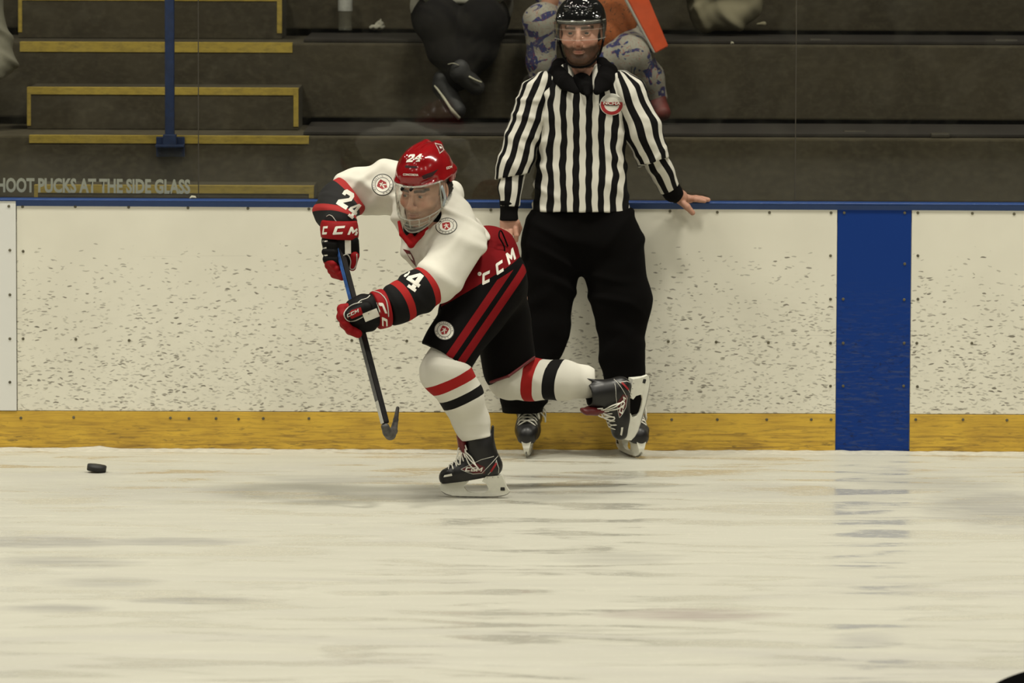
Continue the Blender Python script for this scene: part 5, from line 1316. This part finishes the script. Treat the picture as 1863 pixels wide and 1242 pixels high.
# image-right arm
pu = [P(1128, 156, YR), P(1142, 170, YR), P(1168, 232, YR), P(1186, 285, YR + .02), P(1190, 300, YR + .02)]
sleeve(pu, [PX(q, YR) for q in (30, 33, 35, 31, 30)], pu[1], pu[3], 2.0, [(P(1186, 296, YR), (.30, -.1, -1))], 'upper_sleeve', 1.3)
pl2 = [P(1184, 272, YR + .02), P(1205, 315, YR + .08), P(1220, 343, YR + .12)]
sleeve(pl2, [PX(q, YR) for q in (24, 22, 19)], pl2[0], pl2[2], 0.0, [(P(1219, 342, YR + .12), (.5, .3, -.85))], 'lower_sleeve', .9)
kc = S(.005); kc.chain([P(1216, 338, YR + .12), P(1224, 350, YR + .14), P(1233, 357, YR + .16)], [PX(19, YR), PX(18, YR), PX(14, YR)]); kc.cut(P(1236, 359, YR + .16), (.8, .3, -.6), .003); link('wrist_cuff', kc.mesh(.004), M['black_knit'], ref)
# collar, placket
yc = YR - .06
ck = S(.006)
ck.chain([P(1058, 112, YR + .10), P(1018, 120, YR + .05), P(1014, 134, YR - .03), P(1030, 150, yc - .04), P(1048, 166, yc - .075)], [PX(q, YR) for q in (12, 14, 16, 15, 6)], fl=((0, 1, 0), .36))
ck.chain([P(1058, 112, YR + .10), P(1094, 118, YR + .05), P(1106, 132, YR - .03), P(1098, 150, yc - .04), P(1086, 166, yc - .075)], [PX(q, YR) for q in (12, 14, 18, 17, 7)], fl=((0, 1, 0), .36))
link('shirt_collar', ck.mesh(.004), M['black_knit'], shirt)
pk_ = S(.004); pk_.cap(P(1058, 152, YR - .06), P(1066, 162, YR - .09), PX(20, YR), PX(13, YR), fl=((0, 1, 0), .5)); pk_.cap(P(1066, 158, YR - .095), P(1069, 172, YR - .115), PX(9, YR), PX(5, YR), fl=((0, 1, 0), .5)); link('undershirt', pk_.mesh(.004), M['black_knit'], ref)
# badge
mp = cam_map(1113, 190, 21.5, 20, 0)
half = lambda r0, r1, a0, a1: [(r0 * math.cos(t), r0 * math.sin(t)) for t in np.linspace(a0, a1, 24)] + [(r1 * math.cos(t), r1 * math.sin(t)) for t in np.linspace(a1, a0, 24)]
PI = math.pi
SLV_R = [c for c in ref.children if c.name.startswith('upper_sleeve')][-1]
lay('round_crest', [([[(-1.22, .02), (-.9, .14), (-.9, -.16)]], M['grey_print']), ([[(1.22, -.02), (.9, .14), (.9, -.18)]], M['grey_print']), ([circ(1.0)], M['white_print']), ([half(.94, .68, 0, PI)], M['grey_print']), ([half(.94, .64, PI, 2 * PI)], M['red_print']),
    ([[(-.92, -.02), (.92, -.08), (.90, .20), (-.90, .26)]], M['red_print']), ([[(-.5, -.02), (.5, -.06), (.5, -.13), (-.5, -.09)]], M['black_print'])], mp, [shirt, SLV_R], shirt, .0015, .2)
lay_mesh('crest_lettering', curve_mesh(text_curve('NCHA', .02), .3), cam_map(1113, 188, 11, 7.5, -2), shirt, shirt, M['white_print'], .0065)
# ---- trousers
tr_ = S(.03)
tr_.cap(P(1050, 385, YR), P(1064, 385, YR), PX(82, YR), PX(82, YR), fl=((0, 1, 0), .6)); tr_.cap(P(1016, 430, YR), P(1100, 430, YR), PX(62, YR), PX(64, YR), fl=((0, 1, 0), .78))
tr_.cap(P(1006, 440, YR), P(990, 600, YR - .01), PX(60, YR), PX(44, YR), fl=((0, 1, 0), .8)); tr_.cap(P(990, 600, YR - .01), P(952, 712, YR), PX(44, YR), PX(40, YR), fl=((0, 1, 0), .9)); tr_.cap(P(952, 712, YR), P(951, 755, YR), PX(42, YR), PX(38, YR))
tr_.cap(P(1106, 440, YR), P(1130, 545, YR), PX(62, YR), PX(54, YR), fl=((0, 1, 0), .8)); tr_.cap(P(1130, 545, YR), P(1133, 640, YR), PX(54, YR), PX(40, YR), fl=((0, 1, 0), .85)); tr_.cap(P(1133, 640, YR), P(1136, 755, YR), PX(40, YR), PX(34, YR))
tr_.cut(P(1057, 381, YR), (0, 0, 1), .01)
tr_.cut(P(1057, 752, YR), (0, 0, -1), .01)
link('trousers', tr_.mesh(.007, disp=lambda V, N: .005 * wob(V, 1.6, 1) + folds(V, (.2, 0, 1), 45, .010, 2) + folds(V, (-.7, 0, .7), 38, .008, .3)), M['black_pant'], ref)
# ---- skates seen from the front
def front_skate(px, turn, label):
    o = P(px, 829, YR); yy = ice_y(px, 826)
    f = Vector((math.sin(turn), -math.cos(turn), 0)); org_ = np.array([o[0], -0.165, 0.0])
    sk = make_skate(ref, frame(f, (0, 0, 1), org_, 1.22), M['boot'], accent=False, laces=True, side=1, label=label); return sk
front_skate(962, math.radians(-4), 'black skate under the left of the photo trouser leg'); front_skate(1147, math.radians(16), 'black skate half hidden behind the kicked-up skate')
# ---- helmet
H = rh; c_ = H.sc
hs = S(.010); E(hs, (0, -.016, .050), (.094, .116, .088)); E(hs, (0, -.05, .02), (.091, .088, .085))
for q in (-.045, -.015, .015, .045): hs.cap(H(q, .075, .095), H(q, -.10, .11), .012, .012, .010)
hs.cap(H(-.07, .060, .050), H(.07, .060, .050), .020, .020, .015)
E(hs, (0, -.012, .02), (.080, .100, .098), .004, 'sub')
hs.bx(H(0, .075, -.058), np.array((.16, .090, .090)) * c_, H.B, .004, .006, 'sub'); hs.bx(H(0, 0, -.14), np.array((.2, .2, .088)) * c_, H.B, .01, .006, 'sub')
b = NB('helmet_black'); b.set((0.006, 0.006, 0.006, 1), 0.12); b.b.inputs['Coat Weight'].default_value = 0.6; M['helmet_black'] = b.m
rhel = link('helmet', hs.mesh(.0034, disp=lambda V, N: .0009 * wob(V, 4)), M['helmet_black'], ref)
for q in (-1, 1):
    ea = S(.004); ea.cap(H(q * .086, .0, .030), H(q * .084, -.005, -.032), .016, .010, fl=(H.B[0], .45)); link('ear_guard', ea.mesh(.004), M['helmet_black'], rhel)
st_ = tube_mesh(spline([H(-.084, -.002, -.03), H(-.070, .012, -.085), H(-.040, .055, -.120), H(0, .082, -.128), H(.040, .055, -.120), H(.070, .012, -.085), H(.084, -.002, -.03)], 6), .0042, 8); link('chin_strap', st_, M['black_knit'], rhel, True)
# half visor
def vis_pt(a, z, g=0.0): return H((.098 + g) * math.sin(a), -.004 + (.128 + g) * math.cos(a), z)
def vsheet(zs, a0, a1, na, th=.002):
    V, Fc = [], []; w = na + 1; o2 = len(zs) * w
    for g in (0, th):
        for z in zs:
            for i in range(w): V.append(vis_pt(a0 + (a1 - a0) * i / na, z - (.004 * math.cos(a0 + (a1 - a0) * i / na) if z < 0 else 0), g))
    for j in range(len(zs) - 1):
        for i in range(na): q = [j * w + i, j * w + i + 1, (j + 1) * w + i + 1, (j + 1) * w + i]; Fc += [q, [o2 + t for t in q[::-1]]]
    for i in range(na):
        for j in (0, len(zs) - 1): q = [j * w + i, j * w + i + 1, o2 + j * w + i + 1, o2 + j * w + i]; Fc.append(q)
    me = mesh_from(V, Fc); bm = bmesh.new(); bm.from_mesh(me); bmesh.ops.recalc_face_normals(bm, faces=bm.faces); return bm_mesh(bm)
hv = link('half_visor', vsheet(np.linspace(.052, -.018, 6), -1.35, 1.35, 36), M['clear'], ref, True)
for z, r in ((.047, .0018), (-.0195, .0010), (.016, .0006)):
    pts = [vis_pt(-1.3 + 2.6 * i / 30, z - (.004 * math.cos(-1.3 + 2.6 * i / 30) if z < 0 else 0), .002) for i in range(31)]; link('visor_rim', tube_mesh(pts, r, 6), M['clear_rim'], hv, True)

# ================================================================== PEOPLE AND THINGS IN THE STAND
M['dark_cloth'] = fabric('dark_cloth', (0.011, 0.010, 0.010), .9); M['shoe_black'] = simple('black_shoe', (0.020, 0.020, 0.020), .6, .2); M['sole_white'] = simple('pale_sole', (0.42, 0.40, 0.30), .6, .1)
M['pale_shirt'] = fabric('pale_shirt', (0.30, 0.29, 0.24), .9); M['grey_coat'] = fabric('grey_coat', (0.20, 0.19, 0.145), .9)
zsA = zB + 0.0; YSt = YB + 0.30
def spectator(name, cx, zseat, yseat, scale, head_tone, label, legs, arms, lean=0.0):
    """seated body in one skin; legs = list of (knee, ankle, toe) points, arms = (elbow, hand) points"""
    s = S(.02); hip = np.array([cx, yseat, zseat + .12]); chest = hip + np.array([lean, -.03, .40]); nk = hip + np.array([lean, -.03, .56])
    h = Head(nk + np.array([0, -.03, .14]), 0.1, .05, 0, 1.0); h.build(s)
    s.cap(h(0, -.015, -.06), nk, .054, .060); s.cap(nk - np.array([0, 0, .06]), chest, .08, .13, .04, ((0, 1, 0), .75)); s.cap(chest, hip, .13, .13, .04, ((0, 1, 0), .75))
    for i, (kn, an, toe) in enumerate(legs):
        q = -1 if i == 0 else 1
        s.chain([hip + np.array([q * .08, 0, -.02]), kn, an], [.075, .050, .030]); s.cap(an, an * .6 + toe * .4, .024, .018)
    for i, (el, ha) in enumerate(arms):
        q = -1 if i == 0 else 1
        s.chain([chest + np.array([q * .17, 0, .08]), el, ha], [.052, .038, .028]); s.ell(ha, (.04, .035, .045))
    o = link('spectator', s.mesh(.009, fine=[((h.o[0] - .1, h.o[1] - .14, h.o[2] - .14), (h.o[0] + .1, h.o[1] + .1, h.o[2] + .12), .004)], attrs={'tone': ('FLOAT_COLOR', lambda V: h.tone(V))}, name='spectator'), M['skin'])
    prop(o, label, 'person'); return o, h, hip, chest
# --- person in dark trousers, legs crossed
Y1 = YB - .08
hipx = P(838, 60, YB + .3)[0]
kl_, kr_ = P(800, 42, YB - .12), P(878, 42, YB - .14)
al, ar = P(838, 128, YB - .16), P(820, 150, YB - .12)
tl, tr2 = P(868, 160, YB - .22), P(826, 196, YB - .20)
o1, h1, hp1, ch1 = spectator('a', hipx, zB, YB + .28, 1, None, 'seated spectator in dark trousers and pale top, legs crossed, above the player', [(kl_, al, tl), (kr_, ar, tr2)], [(P(770, -40, YB + .1), P(790, -10, YB)), (P(915, -40, YB + .1), P(900, -10, YB))])
s = S(.03); s.chain([hp1 + np.array([-.10, 0, -.0]), kl_, P(812, 90, YB - .13), al], [.115, .100, .085, .068]); s.chain([hp1 + np.array([.10, 0, -.0]), kr_, P(865, 90, YB - .14), P(830, 140, YB - .12)], [.115, .100, .085, .065]); s.cap(hp1 - np.array([.08, 0, 0]), hp1 + np.array([.08, 0, 0]), .14, .14)
link('trousers', s.mesh(.007, disp=lambda V, N: .006 * wob(V, 1.6)), M['dark_cloth'], o1)
s = S(.03); s.cap(hp1 + np.array([-.05, -.02, .05]), ch1 + np.array([-.03, 0, .06]), .17, .17, fl=((0, 1, 0), .85)); s.cap(hp1 + np.array([.06, -.02, .05]), ch1 + np.array([.03, 0, .06]), .17, .17, fl=((0, 1, 0), .85)); s.cap(P(800, 2, YB + .05), P(895, 2, YB + .05), PX(9, 1.8), PX(9, 1.8))
s.chain([ch1 + np.array([-.17, 0, .08]), P(770, -40, YB + .1), P(786, -14, YB)], [.07, .06, .05]); s.chain([ch1 + np.array([.17, 0, .08]), P(915, -40, YB + .1), P(902, -16, YB)], [.07, .06, .05]); link('top', s.mesh(.008, disp=lambda V, N: .006 * wob(V, 1.6, 2)), M['pale_shirt'], o1)
def shoe(a, heel_up, b_, parent, m=None, sole_side=(0, -1, 0), pxr=15, lab=None):
    a = np.array(a); b_ = np.array(b_); s = S(.01); s.cap(a, b_, .046, .037); s.cap(a, a + np.array(heel_up), .044, .044)
    o = link('shoe', s.mesh(.005), m or M['shoe_black'], parent); return o
sh1 = shoe(P(806, 158, YB - .13), (0, 0, .03), P(832, 200, YB - .17), o1); sh2 = shoe(P(838, 132, YB - .20), (0, 0, .02), P(866, 158, YB - .18), o1)
link('shoe_sole', tube_mesh(spline([P(791, 156, YB - .16), P(806, 176, YB - .20), P(822, 200, YB - .235), P(835, 215, YB - .21)], 5), [.005] * 5 + [.006] * 5 + [.008] * 5 + [.009], 8, flat=((0, 1, 0), .5)), M['sole_white'], sh1, True)
link('shoe_sole', tube_mesh(spline([P(853, 139, YB - .235), P(864, 145, YB - .235), P(876, 150, YB - .22)], 4), .0045, 8), M['sole_white'], sh2, True)
link('shoe_trim', tube_mesh(spline([P(815, 117, YB - .235), P(825, 115, YB - .25), P(835, 119, YB - .245)], 4), .002, 6), M['sole_white'], sh2, True)
# --- person in a patterned outfit behind the linesman
b = NB('patterned_cloth'); a = b.noise(b.vmap(b.obj(), (7, 7, 7)), 1.8, 2, .5, 1.4); a2 = b.noise(b.vmap(b.obj(), (9, 9, 9), loc=(3, 1, 2)), 2.2, 1, .5, 2.5)
c = b.mix(b.math('GREATER_THAN', a, .53), (0.30, 0.29, 0.24), (0.022, 0.035, 0.12)); c = b.mix(b.inband(a2, .485, .50), c, (0.30, 0.045, 0.02)); c = b.mix(b.inband(a2, .62, .70), c, (0.25, 0.22, 0.17)); b.set(c, .85); M['pattern'] = b.m
b = NB('orange_print'); w = b.noise(b.vmap(b.obj(), (8, 8, 8)), 2.0, 2, .5, 2.0); b.set(b.mix(b.inband(w, .49, .505), (0.32, 0.085, 0.018), (0.03, 0.02, 0.01)), .8); M['orange_print'] = b.m
Y2 = YB - .05
k1_, k2_ = P(985, 30, YB - .12), P(1128, 102, YB - .20)
a1_, a2_ = P(990, 170, YB - .10), P(1190, 175, YB - .10)
o2, h2, hp2, ch2 = spectator('b', P(1062, 60, YB + .3)[0], zB, YB + .28, 1, None, 'seated spectator in patterned blue, white and orange outfit behind the linesman', [(k1_, P(984, 150, YB - .08), P(985, 185, YB - .18)), (P(1150, 96, YB - .18), a2_, P(1200, 205, YB - .2))], [(P(960, -50, YB + .1), P(1000, 0, YB - .05)), (P(1160, -50, YB + .1), P(1140, 0, YB - .05))])
s = S(.03); s.chain([hp2 + np.array([-.1, 0, 0]), P(985, 40, YB - .14), P(984, 110, YB - .12), P(988, 168, YB - .1)], [.11, .075, .062, .05]); s.chain([hp2 + np.array([.1, 0, 0]), P(1148, 104, YB - .18), P(1178, 140, YB - .14), P(1193, 178, YB - .11)], [.11, .088, .066, .052]); s.cap(hp2 - np.array([.08, 0, 0]), hp2 + np.array([.08, 0, 0]), .14, .14); s.ell(P(1112, 112, YB - .17), (.062, .05, .08))
link('trousers', s.mesh(.007, disp=lambda V, N: .005 * wob(V, 1.8)), M['pattern'], o2)
s = S(.03); s.cap(hp2 + np.array([.02, -.06, .0]), ch2 + np.array([0, 0, .06]), .16, .17, fl=((0, 1, 0), .85)); s.cap(P(1112, 60, YB - .06), P(1120, 10, YB), PX(42, 1.7), PX(44, 1.7), .03)
link('top', s.mesh(.008, disp=lambda V, N: .006 * wob(V, 1.6, 2)), M['orange_print'], o2)
s = S(.02); s.chain([ch2 + np.array([-.17, 0, .08]), P(960, -50, YB + .1), P(996, -6, YB - .03)], [.07, .06, .05]); s.chain([ch2 + np.array([.17, 0, .08]), P(1160, -50, YB + .1), P(1142, -4, YB - .03)], [.07, .06, .045]); link('sleeves', s.mesh(.008), M['pattern'], o2)
sh = shoe(P(1194, 186, YB - .12), (0, 0, .02), P(1205, 205, YB - .17), o2, simple('maroon_shoe', (0.10, 0.018, 0.014), .6, .4, 20))
sh = shoe(P(985, 176, YB - .1), (0, 0, .02), P(984, 190, YB - .18), o2)
# --- orange foam bar leaning beside them
def slab(name, pts, Y, th, m, parent=None):
    V = [P(x, y, Y) for x, y in pts]; n = len(V); V2 = V + [v + np.array([0, th, 0]) for v in V]
    Fc = [tuple(range(n)), tuple(range(n, 2 * n))[::-1]] + [(i, (i + 1) % n, n + (i + 1) % n, n + i) for i in range(n)]
    bm = bmesh.new(); bm.from_mesh(mesh_from(V2, Fc)); bmesh.ops.recalc_face_normals(bm, faces=bm.faces); bmesh.ops.bevel(bm, geom=list(bm.edges), offset=.004, segments=2, affect='EDGES'); return link(name, bm_mesh(bm), m, parent)
M['orange'] = simple('orange_board', (0.62, 0.085, 0.022), .55, .08, 30)
ob = bpy.data.objects.new('orange_board', None); COL.objects.link(ob); prop(ob, 'bright orange board leaning diagonally beside the spectator behind the linesman', 'board')
slab('board_face', [(1105, -70), (1150, -75), (1216, 84), (1193, 97)], YB - .24, .02, M['orange'], ob); slab('board_edge', [(1098, -70), (1105, -70), (1193, 97), (1188, 96)], YB - .24, .022, M['grey_print'], ob)
# --- elbow of a person in a pale coat at the left edge
s3, h3, hp3, ch3 = spectator('c', P(-85, 60, YA + .8)[0], zA, YA + .55, 1, None, 'spectator in a creased pale grey coat, only the elbow showing at the left edge', [(P(-130, 190, YA + .12), P(-130, 300, YA - .04), P(-130, 315, YA - .12)), (P(-60, 190, YA + .12), P(-60, 300, YA - .04), P(-60, 315, YA - .12))], [(P(-165, 90, YA + .5), P(-110, 150, YA + .3)), (P(2, 110, YA + .5), P(-50, 140, YA + .3))])
s = S(.03); s.cap(hp3, ch3 + np.array([0, 0, .06]), .17, .18, fl=((0, 1, 0), .8)); s.chain([ch3 + np.array([.15, 0, .10]), P(-4, 85, YA + .5), P(2, 112, YA + .5), P(-42, 140, YA + .32)], [.075, .062, .064, .05], .02); s.chain([ch3 + np.array([-.15, 0, .10]), P(-165, 90, YA + .5), P(-115, 148, YA + .32)], [.075, .06, .05])
link('coat', s.mesh(.006, disp=lambda V, N: folds(V, (.5, 0, 1), 60, .014, 1) + folds(V, (-.6, 0, .8), 45, .010, 2.5)), M['grey_coat'], s3)
s = S(.03); 
for x in (-130, -60): s.chain([hp3 + np.array([.08 if x > -100 else -.08, 0, -.02]), P(x, 190, YA + .12), P(x, 300, YA - .04)], [.10, .075, .055])
link('trousers', s.mesh(.009), M['dark_cloth'], s3)
# --- pale bundle of clothing on the upper ledge
s = S(.03); yb_ = YC - .24
s.ell(P(1285, 22, yb_), (.085, .08, .085)); s.ell(P(1325, 24, yb_), (.11, .08, .085)); s.ell(P(1362, 10, yb_), (.06, .07, .08)); s.cap(P(1270, -25, yb_), P(1372, -25, yb_), .09, .08); s.cap(P(1378, 44, yb_ - .05), P(1388, 44, yb_ - .05), .012, .010, .01)
s.cut((0, 0, zB + .032), (0, 0, -1), .006)
prop(link('folded_jacket', s.mesh(.007, disp=lambda V, N: folds(V, (1, 0, .5), 50, .016, 1) + folds(V, (-.5, 0, 1), 45, .012, 3)), fabric('olive_grey_cloth', (0.26, 0.235, 0.155), .9)), 'crumpled pale olive jacket lying on the upper ledge right of the linesman', 'jacket')
# --- bottle
yb_ = YC - .10; pb_ = P(628, 45, yb_); z0 = zB + .031
def lathe(prof, cx, cy, z0, seg=24):
    V, Fc = [], []
    for r, z in prof:
        for k in range(seg): V.append((cx + r * math.cos(2 * PI * k / seg), cy + r * math.sin(2 * PI * k / seg), z0 + z))
    for j in range(len(prof) - 1):
        for k in range(seg): Fc.append((j * seg + k, j * seg + (k + 1) % seg, (j + 1) * seg + (k + 1) % seg, (j + 1) * seg + k))
    Fc.append(tuple(range(seg))[::-1]); Fc.append(tuple((len(prof) - 1) * seg + k for k in range(seg))); return mesh_from(V, Fc)
bt = bpy.data.objects.new('water_bottle', None); COL.objects.link(bt); prop(bt, 'clear plastic water bottle standing on the upper ledge left of the seated spectator', 'bottle')
pr = [(.028, 0), (.031, .004)] + [(.031 - .0018 * (i % 2), .012 + .012 * i) for i in range(8)] + [(.0315, .110), (.0315, .150), (.028, .165), (.014, .190), (.013, .205)]
link('bottle_body', lathe(pr, pb_[0], yb_, z0), clear('bottle_plastic', .10, dcol=(.5, .5, .42)), bt, True)
link('bottle_label', lathe([(.0322, .086), (.0324, .088), (.0324, .146), (.0322, .148)], pb_[0], yb_, z0), simple('bottle_label', (.40, .40, .36), .6), bt, True)
link('bottle_cap', lathe([(.0145, .200), (.0150, .202), (.0150, .218), (.013, .221)], pb_[0], yb_, z0), M['sole_white'], bt, True)
# --- crumpled tissue and litter
s = S(.006); c0 = P(686, 43, yb_); c0[2] = z0 + .014
s.ell(c0, (.036, .03, .014)); s.ell(c0 + np.array([.012, 0, .014]), (.020, .018, .016)); s.cap(c0 + np.array([.012, 0, .02]), c0 + np.array([.016, 0, .036]), .007, .003); s.cut((0, 0, z0), (0, 0, -1), .001)
prop(link('crumpled_tissue', s.mesh(.003, disp=lambda V, N: .002 * np.sin(V[:, 0] * 240) * np.sin(V[:, 2] * 300)), simple('tissue_paper', (0.40, 0.385, 0.31), .9, .1)), 'crumpled pale paper tissue on the upper ledge beside the bottle', 'tissue')
def scrap(px, py, Y, z, w, lab, nm='paper_scrap', col=None):
    c = P(px, py, Y); bm = bmesh.new(); 
    pts = [(-w, -.006, 0), (-.2 * w, -.010, .004), (w, -.004, .002), (.7 * w, .010, .007), (-.5 * w, .012, .009)]
    vs_ = [bm.verts.new((c[0] + a, Y + b_, z + .001 + cc_)) for a, b_, cc_ in pts]; bm.faces.new(vs_); r = bmesh.ops.extrude_face_region(bm, geom=list(bm.faces)); 
    for g_ in r['geom']:
        if isinstance(g_, bmesh.types.BMVert): g_.co.z += .003
    bmesh.ops.recalc_face_normals(bm, faces=bm.faces); prop(link(nm, bm_mesh(bm), col or M['sole_white']), lab, 'litter')
scrap(825, 246, YA + .25, zA, .010, 'small pale scrap on the lowest tier below the crossed shoes')
scrap(597, 247, YA + .2, zA, .007, 'tiny white scrap on the lowest tier right of the yellow steps')
scrap(1478, 74, YB + .22, zB, .026, 'flat pale wrapper on the middle tier near the right glass joint', 'wrapper', M['pale_shirt'])
scrap(1332, 79, YB + .10, zB, .007, 'tiny pale scrap on the middle tier edge under the olive jacket')
zr = ztop(P(350, 360, .05)[0]) + .0092
scrap(351, 356, .06, zr, .014, 'small white paper scrap on the blue cap rail by the warning text')
# dark bolts / brackets on the ledges
for px, py, Y, z, w in ((1492, 70, YB + .25, zB, 38), (1555, 245, YA + .3, zA, 40), (1830, 70, YB + .25, zB, 42), (1710, 250, YA + .12, zA, 34)):
    c = P(px, py, Y); bm = bmesh.new(); box_bm(bm, c[0] - PX(w / 2, Y), c[0] + PX(w / 2, Y), Y - .03, Y + .03, z + .0005, z + PX(9, Y), .006)
    prop(link('seat_bracket', bm_mesh(bm), M['gasket']), {1492: 'dark bracket on the middle tier right of the glass joint', 1555: 'dark bracket on the lowest tier left of the blue panel line', 1830: 'dark bracket on the middle tier at the right edge', 1710: 'dark flat bracket on the lowest tier right of the blue panel'}[px], 'bracket')
